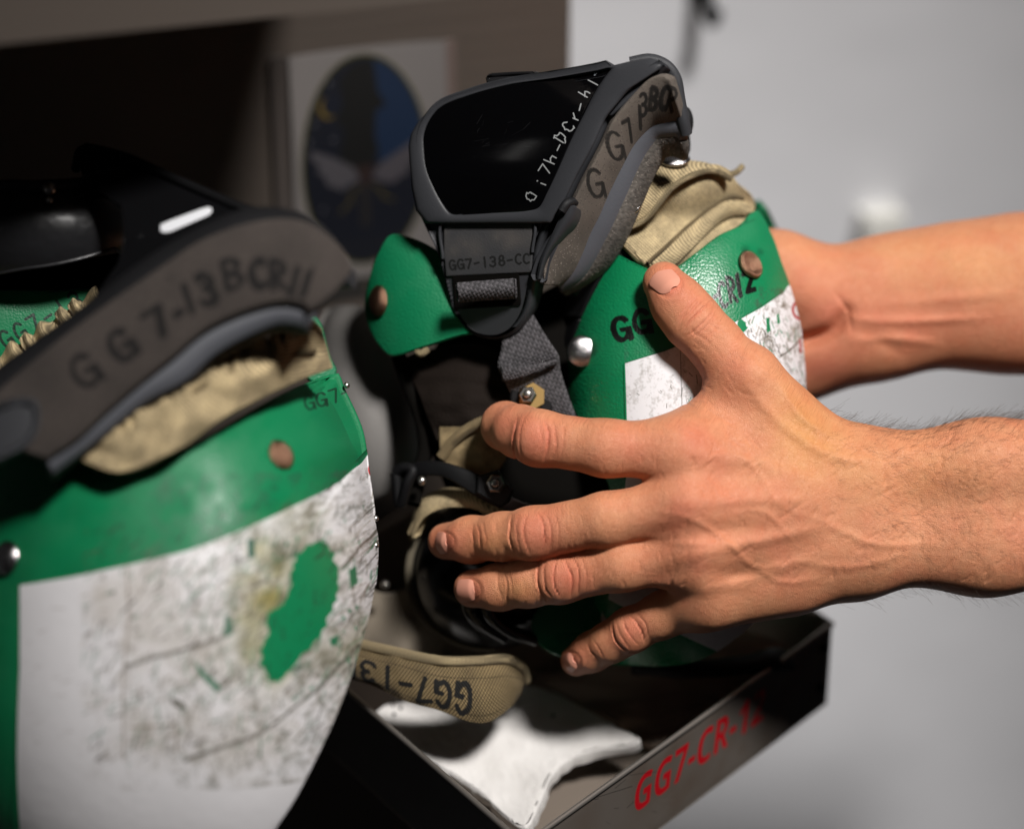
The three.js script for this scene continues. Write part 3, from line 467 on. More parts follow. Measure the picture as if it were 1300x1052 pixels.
  part(t, 'ear_cup', slab(cup, [625, 728], (x, y) => zc(x, y), { th: 0.022, bev: 0.004, n: 200, rings: 34, smooth: 0, uv: (p) => [p.x, p.y] }), M.blackGloss);
  const ringP = (r, a, dz = 0) => { const x = 622 + 105 * r * Math.cos(a), y = 726 + 98 * r * Math.sin(a); return P(x, y, -0.042 + dz); };
  part(t, 'ear_pad', tube(Array.from({ length: 40 }, (_, i) => ringP(0.985, lerp(1.5, 5.3, i / 39), 0.004 + 0.004 * Math.sin(i / 39 * Math.PI))), 0.0016, { n: 120, rs: 14 }), std({ color: lin(0.09, 0.075, 0.05), roughness: 0.95 }));
  part(t, 'ear_pad_top', between([[519, 668, -0.03], [532, 634, -0.026], [560, 618, -0.022], [594, 620, -0.018], [626, 640, -0.014], [650, 650, -0.014]], [[524, 690, -0.024], [540, 660, -0.018], [566, 648, -0.014], [596, 648, -0.012], [622, 656, -0.01], [648, 668, -0.01]], 50, 10, { th: 0.004, bev: 0.0015, flip: true, bulge: 0.004, uv: metreUV() }), M.khaki);
  part(t, 'ear_cup_ridge', tube([P(640, 808, -0.022), P(610, 790, -0.014), P(596, 768, -0.008), P(606, 748, -0.004)], 0.0032, { n: 40 }), M.blackGloss);
  part(t, 'ear_cup_ridge', tube([P(680, 812, -0.02), P(646, 800, -0.014), P(622, 780, -0.007), P(616, 760, -0.003)], 0.0028, { n: 40 }), M.blackGloss);
  // ear cup yoke: black band, clip, nut, steel spring
  part(t, 'yoke_band', between([[505, 598, -0.02], [528, 586, -0.014], [556, 584, -0.009], [592, 594, -0.005], [622, 608, -0.003], [650, 624, -0.003]], [[512, 612, -0.02], [532, 606, -0.013], [560, 606, -0.008], [584, 618, -0.004], [606, 632, -0.002], [634, 646, -0.002]], 40, 8, { th: 0.0022, bev: 0.0007, flip: true, uv: metreUV(), bulge: 0.0008 }), M.black);
  part(t, 'yoke_clip', slab([[606, 604], [632, 596], [652, 622], [646, 638], [634, 645], [604, 626]], [628, 620], (x) => 0.0008 + 0.0001 * (x - 628) * 0.2, { th: 0.003, bev: 0.0009, n: 80, rings: 8, smooth: 0, uv: (p) => [p.x, p.y] }), M.frameDark);
  part(t, 'yoke_nut', hexNut(P(629, 614, 0.0022), V(-0.05, 0.12, 1), 0.0036), M.steel);
  part(t, 'spring_band', between([[640, 626, -0.001], [662, 636, -0.003], [700, 646, -0.006], [760, 652, -0.01]], [[634, 644, -0.001], [652, 649, -0.003], [690, 660, -0.006], [760, 668, -0.01]], 24, 5, { th: 0.0012, bev: 0.0004, flip: true, uv: metreUV() }), std({ color: lin(0.12, 0.12, 0.125), metalness: 0.8, roughness: 0.4 }));
  part(t, 'yoke_buckle', [tube([P(502, 600, -0.018), P(513, 594, -0.016), P(524, 597, -0.014), P(518, 612, -0.014), P(508, 640, -0.018), P(502, 600, -0.018)], 0.0022, { n: 50 })], M.black);
  part(t, 'yoke_pin', domeRivet(P(535, 610, -0.008), V(-0.2, 0.1, 1), 0.0018, 0.8), M.steel);
  // lower part of the front shell, in the shade of the fingers
  part(t, 'lower_shell', slab([[674, 792], [690, 764], [735, 748], [772, 742], [790, 770], [776, 806], [745, 836], [712, 834], [686, 820]], [728, 792], (x, y) => -0.022 + 0.006 * Math.sqrt(Math.max(0, 1 - ((x - 730) / 75) ** 2)), { th: 0.0028, n: 120, rings: 16, uv: (p) => [p.x, p.y] }), M.green);
  part(t, 'tape_corner', slab([[764, 772], [778, 784], [763, 790]], [768, 782], () => -0.0145, { th: 0.0006, bev: 0.0001, n: 30, rings: 4, smooth: 0, uv: (p) => [p.x, p.y] }), std({ color: lin(0.6, 0.6, 0.6), roughness: 0.6 }));
  // soft khaki cap: crown cloth, hem, folded flap with snaps, frayed tip
  const zcap = (x, y) => { const d = (x - 770) / 190; return -0.002 - 0.032 * d * d + 0.004 * Math.sin(y * 0.07 + x * 0.012) + 0.0025 * perlin.noise(x * 0.025, y * 0.025, 3); };
  part(t, 'cap_cloth', slab([[764, 296], [776, 283], [815, 276], [850, 238], [880, 218], [910, 212], [930, 220], [940, 234], [960, 254], [957, 275], [940, 300], [900, 325], [860, 345], [832, 352], [818, 338], [794, 312]], [865, 285], zcap, { th: 0.003, bev: 0.0014, n: 240, rings: 34, uv: (p) => [p.x, p.y] }), M.khaki);
  const hz = (x, y, k) => zcap(x, y) + k;
  part(t, 'cap_hem', between([[824, 332], [848, 311], [874, 287], [900, 266], [926, 252], [948, 256], [956, 268]].map(([x, y]) => [x, y, hz(x, y, 0.0022)]), [[834, 352], [856, 340], [880, 318], [900, 297], [915, 284], [930, 276], [948, 274]].map(([x, y]) => [x, y, hz(x, y, 0.0018)]), 60, 12, { th: 0.003, bev: 0.0012, flip: true, bulge: 0.0025, uv: metreUV() }), M.khaki);
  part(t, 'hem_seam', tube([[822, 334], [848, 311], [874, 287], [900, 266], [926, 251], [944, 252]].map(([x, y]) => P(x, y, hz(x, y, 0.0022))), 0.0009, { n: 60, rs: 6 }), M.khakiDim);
  part(t, 'hem_underside', between([[862, 338], [890, 316], [912, 292], [930, 280], [950, 276]].map(([x, y]) => [x, y, hz(x, y, -0.002)]), [[866, 348], [895, 330], [920, 308], [945, 296], [960, 284]].map(([x, y]) => [x, y, hz(x, y, -0.004)]), 30, 6, { th: 0.002, flip: true, uv: metreUV() }), M.liner);
  const flapT = [[768, 270], [796, 232], [831, 202], [850, 199], [873, 202], [898, 206], [916, 214], [926, 222]], flapB = [[770, 296], [794, 289], [818, 278], [836, 258], [852, 238], [880, 221], [908, 216], [928, 226]];
  part(t, 'cap_flap', between(flapT.map(([x, y]) => [x, y, zcap(x, y) + 0.002]), flapB.map(([x, y]) => [x, y, zcap(x, y) + 0.006]), 70, 16, { th: 0.0022, bev: 0.001, flip: true, bulge: 0.0025, uv: metreUV() }), M.khaki);
  part(t, 'flap_hem', tube(flapB.slice(0, 8).map(([x, y]) => P(x, y + 1, zcap(x, y) + 0.0055)), 0.0013, { n: 80, rs: 8 }), M.khaki);
  part(t, 'frayed_tip', tube([P(915, 216, -0.022), P(924, 221, -0.024), P(934, 219, -0.025), P(943, 211, -0.027)], 0.0013, { n: 20, rs: 6 }), M.khaki);
  part(t, 'snap', domeRivet(P(857, 202, zcap(857, 202) + 0.0055), V(-0.05, 0.85, 0.5), 0.006, 0.4), M.chrome);
  part(t, 'snap', domeRivet(P(798, 260, zcap(798, 260) + 0.0065), V(-0.25, 0.62, 0.8), 0.0052, 0.4), M.chrome);
}
// ---------------------------------------------------------------- goggles on the held helmet
const zr = (x, y) => 0.020 + 0.00013 * (x - 650) - 0.00000028 * (y - 200) ** 2 * (y > 200 ? 1 : 0.6);
{
  const t = thing('goggles', 'dark goggles with black lens strapped on the held helmet', 'goggles', P(650, 230, 0.0));
  const outer = [[518, 185], [519, 205], [522, 240], [528, 268], [540, 296], [548, 312], [555, 330], [561, 352], [566, 373], [575, 401], [588, 419], [606, 431], [631, 434], [652, 425], [668, 404], [675, 382], [680, 352], [685, 318], [700, 284], [716, 259], [734, 222], [756, 182], [771, 148], [796, 118], [823, 93], [846, 84], [838, 76], [826, 72], [808, 75], [762, 87], [700, 98], [650, 103], [617, 111], [577, 122], [546, 138], [530, 155], [521, 170]];
  const lens = [[540, 190], [543, 212], [552, 236], [562, 256], [572, 270], [580, 272], [630, 269], [670, 266], [682, 262], [692, 243], [703, 219], [722, 179], [743, 139], [762, 105], [776, 86], [762, 89], [730, 95], [700, 100], [650, 108], [620, 115], [592, 124], [562, 136], [546, 155], [540, 172]];
  part(t, 'frame_body', slab(outer, [632, 240], (x, y) => zr(x, y) - 0.004, { th: 0.012, bev: 0.003, n: 260, rings: 24, smooth: 500, uv: (p) => [p.x, p.y] }), M.frame);
  // raised rim round the lens
  const n = 240, O = byAngle(outer.map(([x, y]) => [x, Math.min(y, 284)]), [635, 190], n, 0), L = byAngle(lens, [635, 190], n, 400);
  const ringAt = (list, u) => { const f = ((u % 1) + 1) % 1 * n, i = Math.floor(f) % n, k = (i + 1) % n, w = f - Math.floor(f); return [lerp(list[i][0], list[k][0], w), lerp(list[i][1], list[k][1], w)]; };
  part(t, 'rim', sheet((u, v) => { const a = ringAt(O, u), b = ringAt(L, u), x = lerp(a[0], b[0], v), y = lerp(a[1], b[1], v); return P(x, y, zr(x, y) - 0.0018 + 0.0018 * Math.pow(Math.sin(Math.PI * Math.pow(v, 0.8)), 0.4)); }, n, 12, { th: 0.003, bev: 0.0005, closed: true, flip: true, uv: (p) => [p.x, p.y] }), M.frame);
  const lensTex = canvasTex(510, 60, 800, 290, 5, (g) => {
    g.fillStyle = '#050506'; g.fillRect(510, 60, 290, 230);
    pen(g, 'Oi7h-DCr-h1', (i) => { const [x, y] = [[665, 252], [679, 234], [684, 218], [690, 205], [699, 190], [703, 178], [712, 166], [719, 152], [727, 140], [733, 122], [744, 110]][i]; return [x, y, -1.05]; }, 11, 14, 2, 1.6, '#8d8f8f', 0.2);
    g.save(); g.translate(753, 101); g.rotate(-0.62); g.font = 'italic bold 12px sans-serif'; g.fillStyle = '#c4ccd6'; g.fillText('ESS', 0, 0); g.restore();
    scuff(g, 14, 600, 150, 680, 200, -0.6, 18, 0.4, ['rgba(120,120,120,0.25)']);
  });
  part(t, 'lens', slab(lens.map(([x, y]) => [x + (x > 635 ? 2 : -2), y + (y > 190 ? 2 : -2)]), [635, 190], (x, y) => zr(x, y) - 0.0022 + 0.004 * Math.max(0, 1 - ((x - 640) / 150) ** 2 - ((y - 185) / 105) ** 2), { th: 0.002, bev: 0.0003, n: 240, rings: 30, smooth: 400, uv: boxUV(510, 60, 800, 290, 0.02) }), phy({ map: lensTex, roughness: 0.12, specularIntensity: 0.5 }));
  part(t, 'rim_end', tube([[800, 80], [826, 76], [846, 84], [857, 99], [862, 125], [867, 152], [871, 170]].map(([x, y], i) => P(x, y, zr(x, y) - 0.005 - 0.003 * i)), 0.0024, { n: 60 }), M.frame);
  part(t, 'top_clip', slab([[614, 98], [618, 92], [648, 90], [679, 89], [686, 95], [685, 100], [660, 108], [618, 116]], [650, 101], (x, y) => zr(x, y) - 0.004, { th: 0.014, bev: 0.002, n: 80, rings: 8, smooth: 0, uv: (p) => [p.x, p.y] }), M.frameDark);
  // tongue with a webbing roll through its slot
  const tz = (x, y) => zr(x, y) - 0.0036;
  const ttex = canvasTex(560, 278, 680, 352, 6, (g) => { g.fillStyle = '#333335'; g.fillRect(560, 278, 120, 74); smudge(g, 20, 560, 280, 680, 320, 16, 'rgba(130,115,100,0.12)'); pen(g, 'GG7-138-CC', [569, 328, -0.06], 8, 12, 2.6, 2.6, '#060606'); });
  part(t, 'tongue_panel', slab([[563, 282], [676, 279], [676, 316], [674, 346], [566, 351], [563, 320]], [620, 312], (x, y) => tz(x, y) + 0.0007, { th: 0.001, bev: 0.0004, n: 120, rings: 12, smooth: 0, uv: boxUV(560, 278, 680, 352, 0.015) }), std({ map: ttex, roughness: 0.7, bumpMap: ch1(rep(texGrain, 40)), bumpScale: 0.0001 }));
  part(t, 'panel_lip', [tube([P(562, 328, tz(562, 328) + 0.001), P(562, 282, tz(562, 282) + 0.0012), P(676, 279, tz(676, 279) + 0.0012), P(676, 320, tz(676, 320) + 0.001)], 0.0007, { n: 90, rs: 6 })], M.frame);
  part(t, 'slot', slab([[574, 350], [658, 345], [661, 388], [577, 393]], [617, 369], (x, y) => tz(x, y) + 0.0004, { th: 0.001, bev: 0.0003, n: 60, rings: 6, smooth: 0, uv: (p) => [p.x, p.y] }), M.liner);
  part(t, 'webbing_roll', between([[578, 357, 0.011], [616, 354, 0.0115], [655, 351, 0.012]], [[580, 386, 0.009], [618, 383, 0.0095], [657, 381, 0.01]], 40, 14, { th: 0.003, bev: 0.001, flip: true, bulge: 0.004, uv: (p) => [p.x, p.y] }), M.web);
  // foam side wall, flange, face foam
  const F = [[858, 97], [848, 93], [836, 94], [823, 100], [800, 122], [775, 152], [760, 184], [738, 226], [720, 262], [704, 290], [690, 322], [684, 358]];
  const G = [[872, 150], [866, 150], [850, 153], [828, 157], [804, 178], [784, 211], [766, 248], [757, 270], [746, 292], [736, 318], [724, 340], [706, 354]];
  const foamTex = canvasTex(680, 80, 880, 370, 5, (g) => {
    g.fillStyle = '#675e56'; g.fillRect(680, 80, 200, 290); smudge(g, 60, 680, 80, 880, 370, 26, 'rgba(40,36,32,0.18)');
    for (let i = 0; i < 2600; i++) { g.fillStyle = rnd() < 0.6 ? 'rgba(35,30,26,0.5)' : 'rgba(150,140,126,0.4)'; g.fillRect(lerp(680, 880, rnd()), lerp(80, 370, rnd()), 1, 1); }
    for (let i = 0; i < 160; i++) { g.fillStyle = 'rgba(200,190,178,0.5)'; g.fillRect(lerp(690, 735, rnd()), lerp(265, 360, rnd()), 1, 1); }
    g.lineWidth = 4; g.strokeStyle = 'rgba(24,20,18,0.85)';
    const glyph = (ch, x, y, a, w, h) => { g.save(); g.translate(x, y); g.rotate(a); for (const st of GLYPH[ch]) { g.beginPath(); st.forEach(([p, q], k) => (k ? g.lineTo(p * w, q * h) : g.moveTo(p * w, q * h))); g.stroke(); } g.restore(); };
    marker(g, [['G', 742, 220, -0.25], ['G', 766, 176, -0.3], ['7', 787, 160, -0.4], ['1', 805, 140, -0.1], ['3', 811, 126, 0], ['B', 824, 118, 0.1], ['C', 838, 118, 0.2], ['R', 849, 120, 0.25]].map(([ch, x, y, a]) => [ch, x, y, a, ch === 'G' ? 20 : 10, ch === 'G' ? 33 : 25]), 'rgba(22,18,15,0.5)', 5);
  });
  part(t, 'foam_side', between(F.map(([x, y]) => [x, y, zr(x, y) - 0.006]), G.map(([x, y]) => [x, y, zr(x, y) - 0.025]), 80, 14, { th: 0.004, bev: 0.0004, flip: true, bulge: 0.003, uv: boxUV(680, 80, 880, 370, 0.02) }), std({ map: foamTex, roughness: 0.95, bumpMap: rep(texGrain, 6), bumpScale: 0.0004 }));
  const H = [[876, 178], [868, 168], [850, 166], [832, 170], [818, 188], [804, 216], [790, 250], [779, 274], [766, 300], [752, 324], [734, 346], [708, 362]];
  const I = [[876, 200], [872, 194], [856, 188], [840, 191], [828, 206], [818, 224], [806, 252], [796, 276], [782, 306], [764, 332], [742, 350], [712, 366]];
  part(t, 'flange', between(G.map(([x, y]) => [x, y, zr(x, y) - 0.0235]), H.map(([x, y]) => [x, y, zr(x, y) - 0.027]), 80, 8, { th: 0.004, bev: 0.001, flip: true, bulge: 0.0015, uv: (p) => [p.x, p.y] }), M.flange);
  part(t, 'face_foam', between(H.map(([x, y]) => [x, y, zr(x, y) - 0.0265]), I.map(([x, y]) => [x, y, zr(x, y) - 0.036]), 80, 8, { th: 0.004, bev: 0.001, flip: true, bulge: 0.002, uv: (p) => [p.x, p.y] }), M.foam);
  // hollow behind: inner body closing the back
  part(t, 'housing', slab([[545, 200], [560, 150], [640, 120], [760, 100], [840, 100], [868, 140], [872, 196], [830, 200], [800, 240], [770, 300], [720, 345], [680, 350], [620, 330], [560, 290]], [690, 220], (x, y) => zr(x, y) - 0.036 - 0.0001 * Math.max(0, x - 700), { th: 0.012, bev: 0.004, n: 140, rings: 14, uv: (p) => [p.x, p.y] }), M.liner);
  part(t, 'housing_side', sheet((u, v) => { const a = ringAt(O, u), c = [690, 220], s = lerp(0.99, 0.86, v), x = lerp(c[0], a[0], s), y = lerp(c[1], a[1], s); return P(x, y, zr(a[0], a[1]) - 0.008 - 0.03 * v); }, 120, 6, { th: 0.002, bev: 0.0005, closed: true, uv: (p) => [p.x, p.y] }), M.frameDark);
  // strap lug on the side
  part(t, 'strap_lug', between([[716, 255], [706, 280], [695, 306], [685, 330], [680, 358]].map(([x, y]) => [x, y, zr(x, y) - 0.002]), [[741, 266], [736, 284], [720, 304], [702, 326], [688, 360]].map(([x, y]) => [x, y, zr(x, y) - 0.009]), 40, 14, { th: 0.004, bev: 0.0015, bulge: 0.005, uv: (p) => [p.x, p.y] }), M.frame);
  part(t, 'lug_bar', tube([P(713, 268, 0.028), P(720, 258, 0.028), P(732, 257, 0.024), P(740, 266, 0.02)], 0.0018, { n: 24 }), M.frameDark);
  part(t, 'strap_end', [tube([P(866, 150, 0.0), P(870, 145, -0.004), P(872, 160, -0.008)], 0.0026, { n: 24 }), orient(new THREE.SphereGeometry(0.004, 20, 14).scale(0.8, 1.5, 1), P(870, 155, -0.002), V(0, 1, 0))], M.frameDark);
}
// ---------------------------------------------------------------- near helmet at left, out of focus
{
  const zl = 0.115, zf = superEll(195, 800, 292, 420, 2.3, zl - 0.11, 0.11);
  const t = thing('flight_deck_helmet', 'large blurred green helmet in the left foreground with scuffed white tape and green chip', 'helmet', P(220, 760, zl - 0.06));
  const X0 = -120, Y0 = 380, X1 = 500, Y1 = 1130;
  const tex = canvasTex(X0, Y0, X1, Y1, 2.6, (g) => {
    g.fillStyle = GREEN; g.fillRect(X0, Y0, X1 - X0, Y1 - Y0); smudge(g, 60, X0, Y0, X1, Y1, 60, 'rgba(0,40,20,0.10)');
    const edge = [[24, 743], [101, 729], [169, 714], [242, 697], [282, 683], [342, 657], [403, 627], [423, 614], [443, 592], [459, 566], [475, 552], [520, 540], [520, 1140], [6, 1140], [16, 963], [24, 850]];
    poly(g, edge, TAPE);
    grime(g, 60, 600, 490, 1000, 1.4, 0.022, 0.36, '80,72,58', 2, (x, y) => sstep(60, 260, x));
    grime(g, 60, 600, 490, 1000, 1.2, 0.06, 0.6, '60,62,52', 7, (x, y) => sstep(120, 330, x) * 0.9);
    smudge(g, 70, 120, 720, 470, 960, 44, 'rgba(110,95,70,0.10)');
    smudge(g, 40, 300, 640, 460, 860, 36, 'rgba(90,90,50,0.14)');
    smudge(g, 26, 312, 690, 360, 860, 24, 'rgba(120,110,40,0.20)');
    scuff(g, 900, 110, 670, 470, 970, -0.9, 20, 1.4, ['rgba(45,40,34,0.7)', 'rgba(80,70,55,0.6)', 'rgba(20,70,45,0.6)', 'rgba(110,100,85,0.45)']);
    scuff(g, 300, 230, 640, 470, 900, -1.1, 20, 1.6, ['rgba(50,48,40,0.5)', 'rgba(20,90,55,0.5)', 'rgba(90,85,60,0.4)']);
    scuff(g, 60, 30, 760, 200, 960, -0.4, 20, 1.0, ['rgba(100,90,80,0.35)']);
    g.strokeStyle = 'rgba(55,50,42,0.32)'; g.lineWidth = 3; for (let k = 0; k < 3; k++) for (const l of [[[166, 840], [230, 822], [282, 808], [305, 790]], [[240, 960], [330, 930], [400, 880], [455, 820]], [[430, 725], [450, 700], [470, 676]]]) { g.beginPath(); ragged(l.slice(0, -1).concat([l[l.length - 1]]), 5, 6).slice(0, (l.length - 1) * 6).forEach((p, i) => (i ? g.lineTo(...p) : g.moveTo(...p))); g.stroke(); }
    g.lineWidth = 2; g.strokeStyle = 'rgba(110,95,80,0.6)'; for (const l of [[[168, 714], [172, 780], [164, 850], [162, 960]], [[172, 918], [230, 914], [228, 950]]]) { g.beginPath(); l.forEach((p, i) => (i ? g.lineTo(...p) : g.moveTo(...p))); g.stroke(); }
    smudge(g, 40, 330, 690, 430, 870, 14, 'rgba(60,60,40,0.25)');
    poly(g, ragged([[386, 694], [402, 688], [416, 702], [424, 728], [424, 760], [412, 790], [404, 812], [388, 830], [370, 848], [354, 866], [342, 862], [334, 840], [334, 822], [342, 800], [340, 778], [352, 772], [362, 764], [368, 740], [370, 716]], 5, 5), GREEN);
    for (let i = 0; i < 46; i++) { const a = rnd() * 6.3, q = 0.9 + rnd() * 0.5, x = 382 + Math.cos(a) * 46 * q, y = 778 + Math.sin(a) * 88 * q; poly(g, ragged([[x - 1.4, y - 2.4], [x + 1.2, y - 1.6], [x + 1.2, y + 2.2], [x - 1.2, y + 2]], 3, 3), rnd() < 0.5 ? 'rgba(20,100,62,0.8)' : 'rgba(70,66,50,0.6)'); } scuff(g, 160, 340, 690, 470, 880, -1.0, 16, 1.4, ['rgba(40,40,34,0.6)', 'rgba(20,90,55,0.5)']);
    poly(g, [[316, 682], [324, 684], [326, 706], [318, 708]], '#31594a'); poly(g, [[436, 730], [444, 726], [446, 750], [438, 752]], '#2c6b4c'); poly(g, [[290, 780], [296, 776], [300, 800], [290, 806]], '#4a6a58'); poly(g, [[252, 832], [262, 844], [286, 868], [280, 874], [258, 850]], '#46705a'); poly(g, [[222, 878], [240, 888], [244, 896], [226, 890]], '#5c5a50'); poly(g, [[414, 816], [424, 812], [424, 824], [416, 826]], '#2c6b4c');
    g.strokeStyle = '#b3262b'; g.lineWidth = 8; g.beginPath(); g.arc(466, 602, 12, 2.2, 5.6); g.stroke(); g.beginPath(); g.moveTo(462, 610); g.lineTo(472, 628); g.stroke(); g.beginPath(); g.moveTo(470, 645); g.lineTo(474, 658); g.stroke();
    pen(g, 'GG7-13', (i) => [372 + i * 12.5, 503 - i * 5.2, -0.28], 10, 19, 3, 2.6, 'rgba(10,40,25,0.75)');
  });
  const outline = [[-80, 640], [-40, 612], [0, 586], [32, 568], [60, 564], [93, 577], [133, 600], [153, 602], [185, 590], [230, 570], [267, 550], [319, 519], [371, 492], [422, 474], [429, 473], [437, 493], [450, 520], [461, 548], [469, 600], [477, 657], [480, 700], [473, 766], [459, 822], [439, 882], [407, 955], [360, 1040], [290, 1120], [100, 1140], [-80, 1130]];
  part(t, 'shell', slab(outline, [190, 790], zf, { th: 0.003, bev: 0.001, n: 320, rings: 50, smooth: 500, uv: boxUV(X0, Y0, X1, Y1, 0.10) }), phy({ map: tex, roughness: 0.9, roughnessMap: ch1(rep(texCloud, 7)), specularIntensity: 0.7, bumpMap: ch1(rep(texPebble, 18)), bumpScale: 0.00008 }));
  part(t, 'white_tape', slab([[24, 743], [101, 729], [169, 714], [242, 697], [282, 683], [342, 657], [403, 627], [423, 614], [443, 592], [459, 566], [466, 570], [474, 657], [477, 700], [470, 766], [456, 822], [436, 882], [405, 955], [358, 1038], [286, 1118], [100, 1136], [10, 1130], [16, 963], [24, 850]], [245, 860], (x, y) => zf(x, y) + 0.0004, { th: 0.0009, bev: 0.0002, n: 300, rings: 40, smooth: 0, uv: boxUV(X0, Y0, X1, Y1, 0.10) }), phy({ map: tex, roughness: 0.38, bumpMap: ch1(rep(texCloud, 9)), bumpScale: 0.0002 }));
  part(t, 'liner', slab([[-60, 650], [100, 600], [250, 570], [400, 500], [440, 560], [455, 660], [440, 800], [380, 950], [200, 1080], [-60, 1080]], [200, 780], superEll(195, 790, 285, 400, 2.3, zl - 0.118, 0.1), { th: 0.03, n: 120, rings: 20, uv: (p) => [p.x, p.y] }), M.liner);
  // shell side reaching up behind the cloth
  part(t, 'rear_shell', slab([[380, 420], [398, 400], [408, 410], [420, 452], [428, 470], [420, 486], [392, 482]], [404, 445], (x, y) => 0.0 - (x - 400) * 0.0001, { th: 0.003, n: 120, rings: 12, uv: (p) => [p.x, p.y] }), M.green);
  part(t, 'rivet', domeRivet(P(357, 577, zf(357, 577) + 0.0006), normalOf(357, 577, zf).add(V(0.1, 0, 0)), 0.0056, 0.4), M.bronze);
  part(t, 'rivet', domeRivet(P(8, 708, zf(8, 708) + 0.0008), normalOf(8, 708, zf), 0.0062, 0.4), M.chrome);
  for (const [x, y] of [[440, 489], [477, 658], [477, 692]]) part(t, 'edge_screw', domeRivet(P(x, y, zf(x, y) + 0.001), V(0.4, 0.2, 1), 0.0012, 0.8), M.steel);
  // ruffled khaki cap cloth
  const zc = (x, y) => zf(clamp(x, -40, 430), Math.max(y, 560)) + 0.012 - Math.max(0, 560 - y) * 0.00009;
  const top = [[96, 560], [126, 545], [178, 505], [230, 477], [274, 450], [319, 436], [356, 425], [404, 417], [410, 418]], bot = [[100, 584], [150, 602], [190, 590], [232, 570], [274, 540], [315, 516], [371, 489], [420, 470], [424, 468]];
  part(t, 'cap_cloth', between(top.map(([x, y]) => [x, y - 9, zc(x, y) + 0.002]), bot.map(([x, y]) => [x, y, zc(x, y) - 0.0005]), 150, 26, { th: 0.003, bev: 0.001, flip: true, bulge: 0.004, uv: metreUV(), wave: (u, v) => V(0, 0.004 * Math.sin(u * 95 + 2 * Math.sin(u * 30)) * Math.max(0, 0.45 - v), 0.0032 * Math.sin(u * 95 + 2 * Math.sin(u * 30)) * Math.max(0, 0.5 - v) + 0.004 * perlin.noise(u * 9, v * 2.5, 3)) }), M.khaki);
  part(t, 'cap_seam', tube([[140, 560], [190, 528], [240, 500], [290, 472], [340, 456], [400, 446]].map(([x, y]) => P(x, y, zc(x, y) + 0.004)), 0.001, { n: 60, rs: 6 }), M.khakiDim);
}
